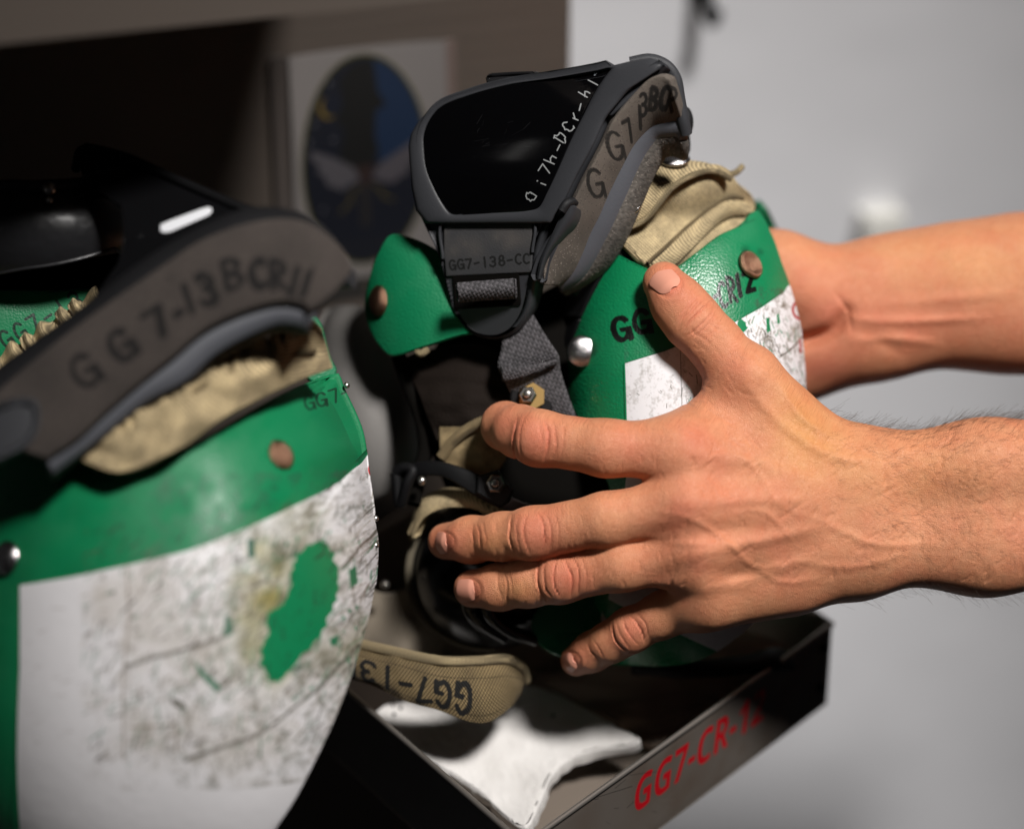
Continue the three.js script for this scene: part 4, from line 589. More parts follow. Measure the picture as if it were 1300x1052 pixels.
// ---------------------------------------------------------------- goggles on the near helmet
{
  const t = thing('goggles', 'blurred dark goggles with white lens sticker resting on the foreground helmet', 'goggles', P(240, 380, 0.08));
  const U1 = [[430, 345], [423, 318], [408, 297], [385, 281], [352, 272], [318, 272], [282, 284], [222, 314], [178, 343], [111, 395], [37, 447], [-60, 520]];
  const U2 = [[416, 350], [411, 326], [400, 312], [385, 301], [363, 296], [319, 302], [267, 322], [222, 352], [156, 396], [85, 448], [22, 500], [-50, 560]];
  const G = [[398, 400], [396, 394], [385, 386], [366, 383], [348, 384], [304, 397], [259, 419], [219, 453], [178, 486], [133, 525], [104, 552], [60, 580]];
  const H = [[396, 416], [392, 412], [380, 408], [368, 406], [350, 406], [311, 422], [267, 448], [230, 481], [178, 507], [126, 548], [90, 575], [60, 598]];
  const lensO = [[100, 210], [102, 184], [148, 193], [208, 219], [267, 245], [315, 266], [352, 271], [385, 279]];
  const Z = (x, y, k) => 0.10 + 0.00002 * (300 - x) + k;
  const zz = (l, k) => l.map(([x, y]) => [x, y, Z(x, y, k)]);
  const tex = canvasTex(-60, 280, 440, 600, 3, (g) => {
    g.fillStyle = '#3e3733'; g.fillRect(-60, 280, 500, 320); smudge(g, 80, -60, 280, 440, 600, 40, 'rgba(30,26,24,0.16)');  // foam colour lowered to stand in for shade on these goggles
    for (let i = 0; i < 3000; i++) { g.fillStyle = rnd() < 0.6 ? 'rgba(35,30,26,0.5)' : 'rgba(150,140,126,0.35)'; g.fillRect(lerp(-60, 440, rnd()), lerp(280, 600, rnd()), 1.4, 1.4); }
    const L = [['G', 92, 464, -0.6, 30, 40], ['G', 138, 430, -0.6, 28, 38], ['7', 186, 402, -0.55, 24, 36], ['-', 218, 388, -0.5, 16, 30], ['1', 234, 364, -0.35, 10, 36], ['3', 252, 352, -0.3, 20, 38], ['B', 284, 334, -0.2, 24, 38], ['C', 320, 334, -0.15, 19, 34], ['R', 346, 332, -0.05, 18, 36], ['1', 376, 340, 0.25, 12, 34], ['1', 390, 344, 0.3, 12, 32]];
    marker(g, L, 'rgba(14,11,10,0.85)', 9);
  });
  part(t, 'rim', between(zz(U1, 0), zz(U2, 0.008), 90, 10, { th: 0.003, bev: 0.0012, flip: true, bulge: 0.003, uv: (p) => [p.x, p.y] }), M.frameDark);  // darker plastic than the held goggles' rim, shade put into the colour
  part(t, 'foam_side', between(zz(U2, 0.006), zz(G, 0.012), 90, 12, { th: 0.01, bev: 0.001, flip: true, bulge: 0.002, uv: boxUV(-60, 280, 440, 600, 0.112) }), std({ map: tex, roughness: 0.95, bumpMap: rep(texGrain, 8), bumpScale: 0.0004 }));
  part(t, 'flange', between(zz(G, 0.0135), zz(H, 0.0135), 90, 8, { th: 0.003, bev: 0.001, flip: true, bulge: 0.002, uv: (p) => [p.x, p.y] }), M.flange);
  part(t, 'face_foam', between(zz(H, 0.012), zz(H.map(([x, y]) => [x + 1, y + 5]), -0.004), 90, 8, { th: 0.003, bev: 0.001, flip: true, bulge: 0.002, uv: (p) => [p.x, p.y] }), M.foam);
  // lens and its far rim, facing up and away
  const lens = [[392, 284], [352, 278], [315, 284], [250, 304], [178, 345], [128, 384], [120, 376], [150, 330], [150, 260], [104, 224], [106, 190], [148, 196], [208, 221], [267, 247], [330, 268]];
  const lz = (x, y) => 0.094 - 0.0003 * Math.max(0, (300 - y)) - 0.00008 * Math.max(0, 330 - x) * Math.max(0, Math.min(1, (420 - 0.72 * (x) - (y - 130)) / 260)) * 1.2;
  part(t, 'lens', slab(lens, [190, 285], lz, { th: 0.003, bev: 0.001, n: 200, rings: 20, uv: (p) => [p.x, p.y] }), phy({ color: lin(0.004, 0.004, 0.0045), roughness: 0.25, specularIntensity: 0.22 }));
  part(t, 'far_rim', tube([[96, 215], [104, 190], [148, 196], [208, 221], [267, 247], [318, 267], [356, 273], [388, 282]].map(([x, y]) => P(x, y, lz(x, y) + 0.001)), 0.0018, { n: 80 }), M.black);  // black here and on the clip puts their shade into the colour
  part(t, 'top_clip', slab([[98, 186], [108, 178], [150, 190], [150, 214], [104, 224]], [122, 200], (x, y) => lz(x, y) + 0.002, { th: 0.012, bev: 0.002, n: 60, rings: 8, smooth: 0, uv: (p) => [p.x, p.y] }), M.black);
  part(t, 'lens_sticker', slab([[203, 284], [262, 262], [268, 263], [269, 270], [211, 295], [203, 294]], [236, 278], (x, y) => lz(x, y) + 0.0007, { th: 0.0006, bev: 0.0002, n: 60, rings: 6, smooth: 0, uv: (p) => [p.x, p.y] }), std({ color: lin(0.7, 0.71, 0.74), roughness: 0.5 }));
  part(t, 'strap_end', [tube([P(408, 350, 0.1), P(424, 352, 0.096), P(436, 356, 0.09)], 0.003, { n: 20 }), cyl(P(432, 354, 0.094), V(0.9, 0.1, 0.3), 0.0036, 0.009)], M.frame);
  part(t, 'strap_lug', slab([[-40, 540], [10, 506], [48, 510], [52, 540], [36, 566], [0, 586], [-40, 600]], [6, 545], (x, y) => 0.126 + 0.004 * Math.sqrt(Math.max(0, 1 - ((x - 6) / 60) ** 2)), { th: 0.01, bev: 0.003, n: 80, rings: 12, uv: (p) => [p.x, p.y] }), M.frame);
}
// ---------------------------------------------------------------- third helmet behind at the left edge with its own visor
{
  const t = thing('flight_deck_helmet', 'partly hidden green helmet behind the foreground goggles at the left edge', 'helmet', P(40, 420, 0.02));
  const tex = canvasTex(-120, 340, 140, 520, 3, (g) => { g.fillStyle = GREEN; g.fillRect(-120, 340, 260, 180); pen(g, 'GG7-13', (i) => [-4 + i * 17, 424 - i * 10, -0.55], 13, 24, 3, 3.5, '#0a2a1c'); });
  part(t, 'shell', slab([[-90, 368], [0, 367], [70, 368], [118, 368], [116, 385], [60, 425], [0, 462], [-90, 520]], [10, 405], (x, y) => 0.03 - 0.00005 * (x - 0) - ((y - 420) / 120) ** 2 * 0.01, { th: 0.003, n: 120, rings: 16, uv: boxUV(-120, 340, 140, 520, 0.03) }), phy({ map: tex, roughness: 0.9, roughnessMap: ch1(rep(texCloud, 7)), specularIntensity: 0.7, bumpMap: ch1(rep(texPebble, 18)), bumpScale: 0.00008 }));
  part(t, 'cap_cloth', between([[-80, 500, 0.034], [-10, 452, 0.034], [40, 420, 0.034], [90, 384, 0.032], [124, 366, 0.03]], [[-60, 540, 0.036], [10, 484, 0.036], [60, 446, 0.036], [100, 412, 0.034], [140, 384, 0.032]], 90, 12, { th: 0.004, flip: true, bulge: 0.004, uv: metreUV(), wave: (u, v) => V(0, 0.0015 * Math.sin(u * 60 + Math.sin(u * 23)) * (1 - v), 0.002 * Math.sin(u * 60 + Math.sin(u * 23))) }), M.khaki);
  part(t, 'liner', slab([[-90, 340], [0, 342], [90, 332], [150, 318], [170, 330], [130, 372], [0, 372], [-90, 375]], [20, 352], () => 0.01, { th: 0.02, n: 80, rings: 8, uv: (p) => [p.x, p.y] }), M.liner);
  const v = thing('goggles', 'glossy black goggles shell behind the foreground goggles at the left edge', 'goggles', P(60, 285, 0.02));
  const dome = (x, y) => 0.015 + 0.04 * Math.sqrt(Math.max(0.02, 1 - ((x - 30) / 165) ** 2 - ((y - 290) / 95) ** 2));
  part(v, 'visor', slab([[-100, 240], [0, 236], [59, 236], [110, 232], [140, 224], [158, 214], [166, 232], [172, 268], [176, 300], [170, 314], [150, 318], [93, 334], [40, 343], [-100, 350]], [40, 285], dome, { th: 0.004, bev: 0.002, n: 160, rings: 26, uv: (p) => [p.x, p.y] }), phy({ color: lin(0.02, 0.02, 0.022), roughness: 0.34, clearcoat: 0.3, clearcoatRoughness: 0.3, bumpMap: rep(texCloud, 12), bumpScale: 0.0005 }));
  part(v, 'top_edge', tube([[-100, 240], [0, 236], [59, 236], [110, 232], [140, 224], [158, 214]].map(([x, y]) => P(x, y, dome(x, y) + 0.001)), 0.0024, { n: 60 }), M.frame);
  part(v, 'edge_clip', [domeRivet(P(62, 240, dome(62, 240) + 0.003), V(0, 0.5, 1), 0.0026, 0.9), domeRivet(P(62, 254, dome(62, 254) + 0.001), V(0, 0.3, 1), 0.0014, 1)], M.steel);
}
// ---------------------------------------------------------------- hands: one skin surface per arm, meshed from a distance field
function meshField(f, lo, hi, h) {
  const nx = Math.ceil((hi.x - lo.x) / h) + 1, ny = Math.ceil((hi.y - lo.y) / h) + 1, nz = Math.ceil((hi.z - lo.z) / h) + 1, B = 8;
  const val = new Float32Array(nx * ny * nz).fill(1), id = (i, j, k) => (k * ny + j) * nx + i;
  for (let bk = 0; bk < nz; bk += B) for (let bj = 0; bj < ny; bj += B) for (let bi = 0; bi < nx; bi += B) {
    const c = f(lo.x + (bi + B / 2) * h, lo.y + (bj + B / 2) * h, lo.z + (bk + B / 2) * h), R = (B + 2) * h * 0.9;
    if (Math.abs(c) > R) { if (c < 0) for (let k = bk; k < Math.min(nz, bk + B); k++) for (let j = bj; j < Math.min(ny, bj + B); j++) for (let i = bi; i < Math.min(nx, bi + B); i++) val[id(i, j, k)] = -1; continue; }
    for (let k = bk; k < Math.min(nz, bk + B); k++) for (let j = bj; j < Math.min(ny, bj + B); j++) for (let i = bi; i < Math.min(nx, bi + B); i++) val[id(i, j, k)] = f(lo.x + i * h, lo.y + j * h, lo.z + k * h);
  }
  const vid = new Int32Array(nx * ny * nz).fill(-1), pos = [], idx = [];
  const C = [[0, 0, 0], [1, 0, 0], [0, 1, 0], [1, 1, 0], [0, 0, 1], [1, 0, 1], [0, 1, 1], [1, 1, 1]], E = [[0, 1], [2, 3], [4, 5], [6, 7], [0, 2], [1, 3], [4, 6], [5, 7], [0, 4], [1, 5], [2, 6], [3, 7]];
  for (let k = 0; k < nz - 1; k++) for (let j = 0; j < ny - 1; j++) for (let i = 0; i < nx - 1; i++) {
    const v = C.map(([a, b, c]) => val[id(i + a, j + b, k + c)]); let m = 0; for (let q = 0; q < 8; q++) if (v[q] < 0) m |= 1 << q;
    if (m === 0 || m === 255) continue;
    let x = 0, y = 0, z = 0, n = 0;
    for (const [a, b] of E) if ((v[a] < 0) !== (v[b] < 0)) { const t = v[a] / (v[a] - v[b]); x += lerp(C[a][0], C[b][0], t); y += lerp(C[a][1], C[b][1], t); z += lerp(C[a][2], C[b][2], t); n++; }
    vid[id(i, j, k)] = pos.length / 3; pos.push(lo.x + (i + x / n) * h, lo.y + (j + y / n) * h, lo.z + (k + z / n) * h);
  }
  const quad = (a, b, c, d, fl) => { if (a < 0 || b < 0 || c < 0 || d < 0) return; fl ? idx.push(a, c, b, a, d, c) : idx.push(a, b, c, a, c, d); };
  for (let k = 1; k < nz - 1; k++) for (let j = 1; j < ny - 1; j++) for (let i = 1; i < nx - 1; i++) {
    const s = val[id(i, j, k)] < 0;
    if (s !== val[id(i + 1, j, k)] < 0) quad(vid[id(i, j - 1, k - 1)], vid[id(i, j, k - 1)], vid[id(i, j, k)], vid[id(i, j - 1, k)], !s);
    if (s !== val[id(i, j + 1, k)] < 0) quad(vid[id(i - 1, j, k - 1)], vid[id(i - 1, j, k)], vid[id(i, j, k)], vid[id(i, j, k - 1)], !s);
    if (s !== val[id(i, j, k + 1)] < 0) quad(vid[id(i - 1, j - 1, k)], vid[id(i, j - 1, k)], vid[id(i, j, k)], vid[id(i - 1, j, k)], !s);
  }
  const nor = new Float32Array(pos.length), e = h * 0.5;
  for (let q = 0; q < pos.length; q += 3) for (let it = 0; it < 2; it++) {
    const [x, y, z] = [pos[q], pos[q + 1], pos[q + 2]]; let gx = f(x + e, y, z) - f(x - e, y, z), gy = f(x, y + e, z) - f(x, y - e, z), gz = f(x, y, z + e) - f(x, y, z - e); const l = Math.hypot(gx, gy, gz) || 1; gx /= l; gy /= l; gz /= l;
    if (it === 0) { const d = clamp(f(x, y, z), -h, h); pos[q] -= gx * d; pos[q + 1] -= gy * d; pos[q + 2] -= gz * d; } else { nor[q] = gx; nor[q + 1] = gy; nor[q + 2] = gz; }
  }
  return { pos, nor, idx };
}
const coneOf = (a, b) => { const A = P(a[0], a[1], a[2]), B = P(b[0], b[1], b[2]); const ra = a[3] * S * (D - a[2]), rb = b[3] * S * (D - b[2]); return { ax: A.x, ay: A.y, az: A.z, bx: B.x - A.x, by: B.y - A.y, bz: B.z - A.z, ra, dr: rb - ra, il: 1 / A.distanceToSquared(B) }; };
const dCone = (c, x, y, z) => { const px = x - c.ax, py = y - c.ay, pz = z - c.az; let t = (px * c.bx + py * c.by + pz * c.bz) * c.il; t = t < 0 ? 0 : t > 1 ? 1 : t; const dx = px - c.bx * t, dy = py - c.by * t, dz = pz - c.bz * t; return Math.sqrt(dx * dx + dy * dy + dz * dz) - c.ra - c.dr * t; };
const smin = (a, b, k) => { const h = Math.max(k - Math.abs(a - b), 0) / k; return Math.min(a, b) - h * h * k * 0.25; };
const chainOf = (...j) => j.slice(1).map((b, i) => coneOf(j[i], b));
// relief and tint drawn as soft strokes on a sheet over the back of the hand
class Relief {
  constructor(x0, y0, x1, y1, k = 2) { Object.assign(this, { x0, y0, k, w: Math.ceil((x1 - x0) * k), h: Math.ceil((y1 - y0) * k) }); this.a = new Float32Array(this.w * this.h); }
  stroke(pts, width, amount, taper = 1) {
    const q = spline(pts, Math.max(12, Math.ceil(pts.length * 14))), { x0, y0, k, w, h } = this, R = width * 2.6, box = [Math.min(...q.map((p) => p[0])) - R, Math.min(...q.map((p) => p[1])) - R, Math.max(...q.map((p) => p[0])) + R, Math.max(...q.map((p) => p[1])) + R];
    for (let j = Math.max(0, Math.floor((box[1] - y0) * k)); j < Math.min(h, (box[3] - y0) * k); j++) for (let i = Math.max(0, Math.floor((box[0] - x0) * k)); i < Math.min(w, (box[2] - x0) * k); i++) {
      const x = x0 + i / k, y = y0 + j / k; let best = 1e9, bt = 0;
      for (let s = 0; s < q.length - 1; s++) { const ax = q[s][0], ay = q[s][1], bx = q[s + 1][0] - ax, by = q[s + 1][1] - ay; let t = ((x - ax) * bx + (y - ay) * by) / (bx * bx + by * by || 1); t = clamp(t); const d = (x - ax - bx * t) ** 2 + (y - ay - by * t) ** 2; if (d < best) { best = d; bt = (s + t) / (q.length - 1); } }
      const fall = taper ? Math.pow(Math.sin(Math.PI * clamp(bt, 0.02, 0.98)), 0.5 * taper) : 1;
      this.a[j * w + i] += amount * fall * Math.exp(-best / (width * width));
    }
    return this;
  }
  blob(x, y, rx, ry, amount, ang = 0) { const { x0, y0, k, w, h } = this, R = Math.max(rx, ry) * 2.6, c = Math.cos(ang), s = Math.sin(ang); for (let j = Math.max(0, Math.floor((y - R - y0) * k)); j < Math.min(h, (y + R - y0) * k); j++) for (let i = Math.max(0, Math.floor((x - R - x0) * k)); i < Math.min(w, (x + R - x0) * k); i++) { const dx = x0 + i / k - x, dy = y0 + j / k - y, u = (dx * c + dy * s) / rx, v = (-dx * s + dy * c) / ry; this.a[j * w + i] += amount * Math.exp(-u * u - v * v); } return this; }
  at(px, py) { const x = (px - this.x0) * this.k, y = (py - this.y0) * this.k, i = Math.floor(x), j = Math.floor(y); if (i < 0 || j < 0 || i >= this.w - 1 || j >= this.h - 1) return 0; const a = x - i, b = y - j, o = j * this.w + i; return (this.a[o] * (1 - a) + this.a[o + 1] * a) * (1 - b) + (this.a[o + this.w] * (1 - a) + this.a[o + this.w + 1] * a) * b; }
}
const pxOf = (x, y, z) => [650 + x / S / (D - z), 526 - y / S / (D - z)];
const texFreckle = texSkin;
const skin = phy({ vertexColors: true, roughness: 0.44, specularIntensity: 0.5, sheen: 0.25, sheenColor: lin(0.9, 0.5, 0.35), sheenRoughness: 0.6, bumpMap: rep(texSkin, 26), bumpScale: 0.0003 });
const nailMat = phy({ color: lin(0.6, 0.265, 0.185), roughness: 0.32, specularIntensity: 0.28 });
function armMesh(parent, name, f, lo, hi, h, tint, zmid) {
  const { pos, nor, idx } = meshField(f, lo, hi, h), n = pos.length / 3, col = new Float32Array(n * 3), uv = new Float32Array(n * 2);
  for (let i = 0; i < n; i++) {
    const x = pos[i * 3], y = pos[i * 3 + 1], z = pos[i * 3 + 2], [px, py] = pxOf(x, y, z), front = sstep(-0.3, 0.3, nor[i * 3 + 2]);
    const red = tint.red.at(px, py) * front, yel = tint.yellow.at(px, py) * front;
    const m = perlin.noise(x * 130, y * 130, z * 130) * 0.5 + perlin.noise(x * 420, y * 420, z * 420) * 0.35 + perlin.noise(x * 1200, y * 1200, z * 1200) * 0.5;
    const m2 = perlin.noise(x * 260 + 9, y * 260, z * 260);
    let r = 0.535, g = 0.222, b = 0.114; const bl = perlin.noise(x * 45 + 3, y * 45, z * 45), rd = perlin.noise(x * 75, y * 75 + 5, z * 75);
    r *= 1 + 0.05 * bl; g *= 1 + 0.09 * bl - 0.13 * Math.max(0, rd); b *= 1 + 0.08 * bl - 0.08 * Math.max(0, rd);
    r *= 1 + 0.10 * m; g *= 1 + 0.17 * m - 0.07 * m2; b *= 1 + 0.19 * m - 0.09 * m2;
    g *= 1 - 0.31 * red; b *= 1 - 0.2 * red; r *= 1 - 0.03 * red; g *= 1 + 0.08 * yel; b *= 1 - 0.18 * yel;
    col[i * 3] = r; col[i * 3 + 1] = g; col[i * 3 + 2] = b;
    uv[i * 2] = x + z * 0.5; uv[i * 2 + 1] = y + z * 0.7;
  }
  const g = new THREE.BufferGeometry();
  g.setAttribute('position', new THREE.Float32BufferAttribute(pos, 3)); g.setAttribute('normal', new THREE.BufferAttribute(nor, 3)); g.setAttribute('color', new THREE.BufferAttribute(col, 3)); g.setAttribute('uv', new THREE.BufferAttribute(uv, 2)); g.setIndex(idx);
  return part(parent, name, g, skin);
}
const person = thing('person', 'person reaching in from the right with bare forearms, both hands holding the helmet', 'person', P(1100, 600, 0.0));
// one field for an arm: palm pieces, fingers, extra lumps, relief
function armField({ palm, fingers, kp, kf, relief, zmid, kj = 0.0085 }) {
  return (x, y, z) => {
    let d = 1; for (let i = 0; i < palm.length; i++) d = smin(d, dCone(palm[i], x, y, z), kp);
    let e = 1; for (let i = 0; i < fingers.length; i++) { let a = 1; const c = fingers[i]; for (let j = 0; j < c.length; j++) a = smin(a, dCone(c[j], x, y, z), kf); e = smin(e, a, 0.0022); }
    d = smin(d, e, kj);
    if (relief && d < 0.006 && d > -0.006) { const q = D - z, px = 650 + x / S / q, py = 526 - y / S / q; d -= relief.at(px, py) * 0.001 * sstep(-0.03, -0.012, z - zmid(px, py)); }
    return d;
  };
}
function nailGeo(tip, axis, normal, w, l, curve = 0.35) {   // tip side of the nail points along axis
  const side = axis.clone().cross(normal).normalize(), N = side.clone().cross(axis).normalize();
  const f = (u, v) => { const a = (u - 0.5) * 2, b = v; const wid = w * 0.5 * (1 - 0.10 * b) * Math.sqrt(Math.max(0.0, 1 - Math.pow(Math.max(0, (b - 0.62) / 0.40), 2.2))) * (b < 0.2 ? 0.86 + 0.14 * Math.sin(b / 0.2 * Math.PI / 2) : 1);
    return tip.clone().addScaledVector(axis, -l * (b - 0.0)).addScaledVector(side, a * wid).addScaledVector(N, -curve * w * 0.5 * a * a * (wid / (w * 0.5)) - 0.0011 * Math.pow(1 - b, 2.5) * 0.8 - 0.0006 * sstep(0.7, 1, b)); };
  const g = sheet(f, 22, 26, { th: 0.0006, bev: 0.00015, uv: (p) => [p.x, p.y] });
  const nr = g.attributes.normal, k = 13 * 23 + 11; if (nr.getX(k) * N.x + nr.getY(k) * N.y + nr.getZ(k) * N.z < 0) { const ix = g.index.array; for (let i = 0; i < ix.length; i += 3) { const q = ix[i]; ix[i] = ix[i + 1]; ix[i + 1] = q; } g.computeVertexNormals(); }
  return g;
}
// drops a nail on the skin: marches from outside along the view of the fingertip's back
function onSkin(f, px, py, z0 = 0.09) { let z = z0; for (let i = 0; i < 60; i++) { const p = P(px, py, z), d = f(p.x, p.y, p.z); if (d < 0.00005) break; z -= d * 0.8; } return P(px, py, z); }
function gradOf(f, p) { const e = 0.0004; return V(f(p.x + e, p.y, p.z) - f(p.x - e, p.y, p.z), f(p.x, p.y + e, p.z) - f(p.x, p.y - e, p.z), f(p.x, p.y, p.z + e) - f(p.x, p.y, p.z - e)).normalize(); }
{ // right hand and forearm, back of the hand towards the viewer
  const W1 = [1085, 602, 0.016, 52], W2 = [1085, 690, 0.016, 54];
  const mI = [862, 573, 0.034, 40], mM = [874, 640, 0.037, 41], mR = [884, 704, 0.034, 38], mP = [898, 756, 0.025, 33];
  const palm = [
    ...chainOf([1950, 545, 0.016, 84], [1460, 585, 0.016, 64], [1250, 600, 0.016, 60], W1), ...chainOf([1950, 665, 0.016, 84], [1460, 680, 0.016, 62], [1250, 690, 0.016, 58], W2),
    coneOf(W1, mI), coneOf([1075, 640, 0.02, 52], mM), coneOf(W2, mR), coneOf([1075, 705, 0.014, 48], mP), coneOf([990, 640, 0.026, 46], [900, 670, 0.03, 40]),
    ...chainOf([1050, 592, 0.014, 44], [1000, 552, 0.018, 44], [950, 484, 0.024, 38]), coneOf([968, 540, 0.016, 38], [886, 566, 0.022, 34]), coneOf([925, 510, 0.018, 22], [880, 548, 0.022, 26]), coneOf([1000, 740, 0.018, 34], [900, 756, 0.022, 32]),
  ];
  const fingers = [
    chainOf([1000, 552, 0.016, 40], [946, 480, 0.020, 38], [907, 436, 0.0195, 34], [879, 407, 0.0185, 35], [861, 385, 0.0165, 33], [843, 359, 0.0125, 27]),
    chainOf(mI, [770, 569, 0.034, 35], [684, 556, 0.025, 34], [660, 548, 0.016, 32], [642, 541, 0.005, 29], [637, 538, -0.009, 24]),
    chainOf(mM, [770, 659, 0.035, 33], [676, 677, 0.025, 32], [638, 681, 0.016, 29], [598, 685, 0.005, 28], [566, 687, -0.006, 23]),
    chainOf(mR, [790, 717, 0.030, 32], [712, 733, 0.021, 31], [672, 740, 0.0145, 29], [634, 745, 0.007, 28], [600, 747, -0.0005, 24]),
    chainOf(mP, [842, 780, 0.016, 28], [800, 800, 0.010, 27], [776, 814, 0.004, 25], [752, 827, -0.003, 23.5], [732, 838, -0.009, 20]),
  ];
  const zmid = (px, py) => 0.014;
  const R = new Relief(520, 300, 1340, 900), red = new Relief(520, 300, 1340, 900, 1), yellow = new Relief(520, 300, 1340, 900, 1);
  // knuckle creases over the middle joints
  const creases = (cx, cy, ang, half, offs, depth, bow = 5) => { const c = Math.cos(ang), s = Math.sin(ang); for (const o of offs) { const k = typeof o === 'number' ? [o, 1] : o, pts = []; for (let i = -2; i <= 2; i++) { const v = i / 2 * half * (0.75 + 0.25 * rnd()), u = k[0] + bow * Math.sign(k[0] || 1) * (1 - (i / 2) ** 2) * (k[2] ?? 1) + (rnd() - 0.5) * 2.2; pts.push([cx + u * c - v * s, cy + u * s + v * c]); } R.stroke(pts, 1.35 * (0.8 + 0.5 * rnd()), -1.45 * depth * k[1], 1); red.stroke(pts, 3, 0.3 * k[1], 1); } };
  creases(681, 558, 0.02, 30, [[-24, 1.1], [-16, 0.5], [10, 0.9], [20, 0.55], [30, 0.3], [2, 0.25]], 0.5);
  creases(680, 677, -0.08, 27, [[-28, 1.0], [-20, 0.5], [-9, 0.6], [6, 0.8], [15, 0.6], [25, 0.3]], 0.5);
  creases(714, 733, -0.12, 27, [[-26, 1.1], [-18, 0.7], [-6, 0.7], [6, 0.9], [16, 0.7], [26, 0.3]], 0.52);
  creases(803, 800, -0.5, 21, [[-20, 1.0], [-13, 0.5], [-3, 0.6], [6, 0.7], [14, 0.4]], 0.45, 4);
  creases(606, 684, -0.06, 19, [[-4, 0.6], [2, 0.8], [9, 0.5]], 0.36, 2); creases(640, 744, -0.08, 19, [[-5, 0.6], [2, 0.8], [8, 0.6]], 0.36, 2); creases(756, 824, -0.5, 15, [[-4, 0.6], [3, 0.7]], 0.3, 2);
  creases(886, 404, 0.79, 30, [[-16, 0.7], [-10, 0.9], [-2, 1.0], [5, 0.8], [12, 0.6], [22, 0.4], [30, 0.25]], 0.4, 3);
  // loops of skin round the joints
  for (const [x, y, a, r] of [[681, 558, 0.02, 20], [680, 677, -0.08, 19], [714, 733, -0.12, 19], [803, 800, -0.5, 15]]) { R.blob(x - 4, y, r * 1.15, r * 1.25, 0.5, a); R.blob(x - 30, y, 10, 20, -0.5, a); red.blob(x, y, r * 1.5, r * 1.5, 0.75); }
  red.blob(640, 535, 22, 26, 0.6).blob(575, 686, 22, 20, 0.5).blob(600, 748, 22, 20, 0.5).blob(735, 836, 18, 18, 0.5).blob(855, 365, 34, 28, 0.55).blob(890, 400, 30, 30, 0.35).blob(800, 568, 50, 30, 0.35).blob(860, 640, 60, 50, 0.3).blob(900, 560, 60, 40, 0.25).blob(880, 710, 50, 40, 0.35).blob(985, 660, 60, 60, 0.2).blob(930, 470, 40, 40, 0.3);
  yellow.blob(1030, 555, 50, 50, 0.8).blob(1010, 520, 30, 40, 0.6).blob(1150, 600, 120, 40, 0.5).blob(620, 690, 30, 14, 0.5).blob(660, 748, 26, 14, 0.5);
  // knuckles of the fist line, hollows between them, tendons, veins
  R.blob(868, 574, 30, 26, 1.0).blob(872, 640, 30, 24, 1.5).blob(884, 702, 26, 22, 1.4).blob(896, 752, 22, 18, 1.0);
  R.blob(815, 612, 38, 10, -0.7, -0.1).blob(838, 674, 34, 10, -0.8, -0.15).blob(850, 728, 34, 11, -1.0, -0.25).blob(930, 606, 40, 14, -0.9, -0.2).blob(930, 672, 46, 12, -1.2, -0.1).blob(940, 728, 44, 12, -1.3, 0.05);
  R.stroke([[880, 638], [950, 634], [1030, 636]], 9, 0.8).stroke([[890, 702], [960, 688], [1040, 670]], 8, 0.9).stroke([[872, 574], [950, 586], [1040, 610]], 9, 0.5).stroke([[900, 752], [970, 730], [1050, 700]], 8, 0.7);
  R.stroke([[832, 648], [880, 660], [926, 690], [960, 720], [1010, 712]], 4.5, 0.42).stroke([[846, 690], [886, 690], [926, 690]], 4, 0.3).stroke([[880, 600], [905, 580], [930, 576], [955, 590], [990, 640], [1040, 660]], 4.5, 0.25).stroke([[930, 650], [970, 650], [1010, 690]], 4, 0.28).stroke([[960, 720], [990, 738], [1040, 735]], 4.5, 0.35).stroke([[1040, 660], [1110, 690], [1200, 690]], 5, 0.45).stroke([[1010, 712], [1080, 720], [1160, 700]], 5, 0.4);
  R.stroke([[948, 488], [990, 536], [1050, 575], [1120, 590]], 8, 0.9).stroke([[985, 480], [1020, 530], [1060, 556]], 6, 0.7).blob(1000, 545, 14, 30, -0.9, -0.8);
  R.blob(955, 470, 26, 24, 1.0).blob(1120, 690, 30, 40, 0.8).blob(1080, 640, 30, 40, -0.6);
  // fine skin folds over the back of the hand, wrist and web
  for (let i = 0; i < 150; i++) { const x = lerp(840, 1300, rnd()), y = lerp(560, 750, rnd()), a = -1.1 + (rnd() - 0.5) * 1.2, l = 8 + rnd() * 26; R.stroke([[x, y], [x + Math.cos(a) * l * 0.5 + rnd() * 3, y + Math.sin(a) * l * 0.5], [x + Math.cos(a) * l, y + Math.sin(a) * l]], 1.6 + rnd() * 1.4, -0.16 - 0.16 * rnd()); }
  for (let i = 0; i < 50; i++) { const x = lerp(870, 960, rnd()), y = lerp(410, 560, rnd()), a = 0.6 + (rnd() - 0.5) * 0.9, l = 8 + rnd() * 22; R.stroke([[x, y], [x + Math.cos(a) * l * 0.5, y + Math.sin(a) * l * 0.5 + rnd() * 2], [x + Math.cos(a) * l, y + Math.sin(a) * l]], 1.5 + rnd(), -0.1 - 0.12 * rnd()); }
  for (const [x0, y0, x1, y1, a] of [[700, 530, 840, 600, 1.55], [700, 645, 840, 700, 1.5], [740, 705, 860, 745, 1.45], [590, 660, 660, 705, 1.5], [626, 720, 694, 765, 1.45]]) for (let i = 0; i < 26; i++) { const x = lerp(x0, x1, rnd()), y = lerp(y0, y1, rnd()), l = 5 + rnd() * 12; R.stroke([[x, y], [x + Math.cos(a) * l * 0.5 + rnd() * 2, y + Math.sin(a) * l * 0.5], [x + Math.cos(a) * l, y + Math.sin(a) * l]], 1.3 + rnd() * 0.6, -0.06 - 0.09 * rnd()); }
  R.stroke([[855, 500], [872, 512], [884, 520]], 3, -0.4).stroke([[822, 606], [800, 612], [770, 622]], 3, -0.3);
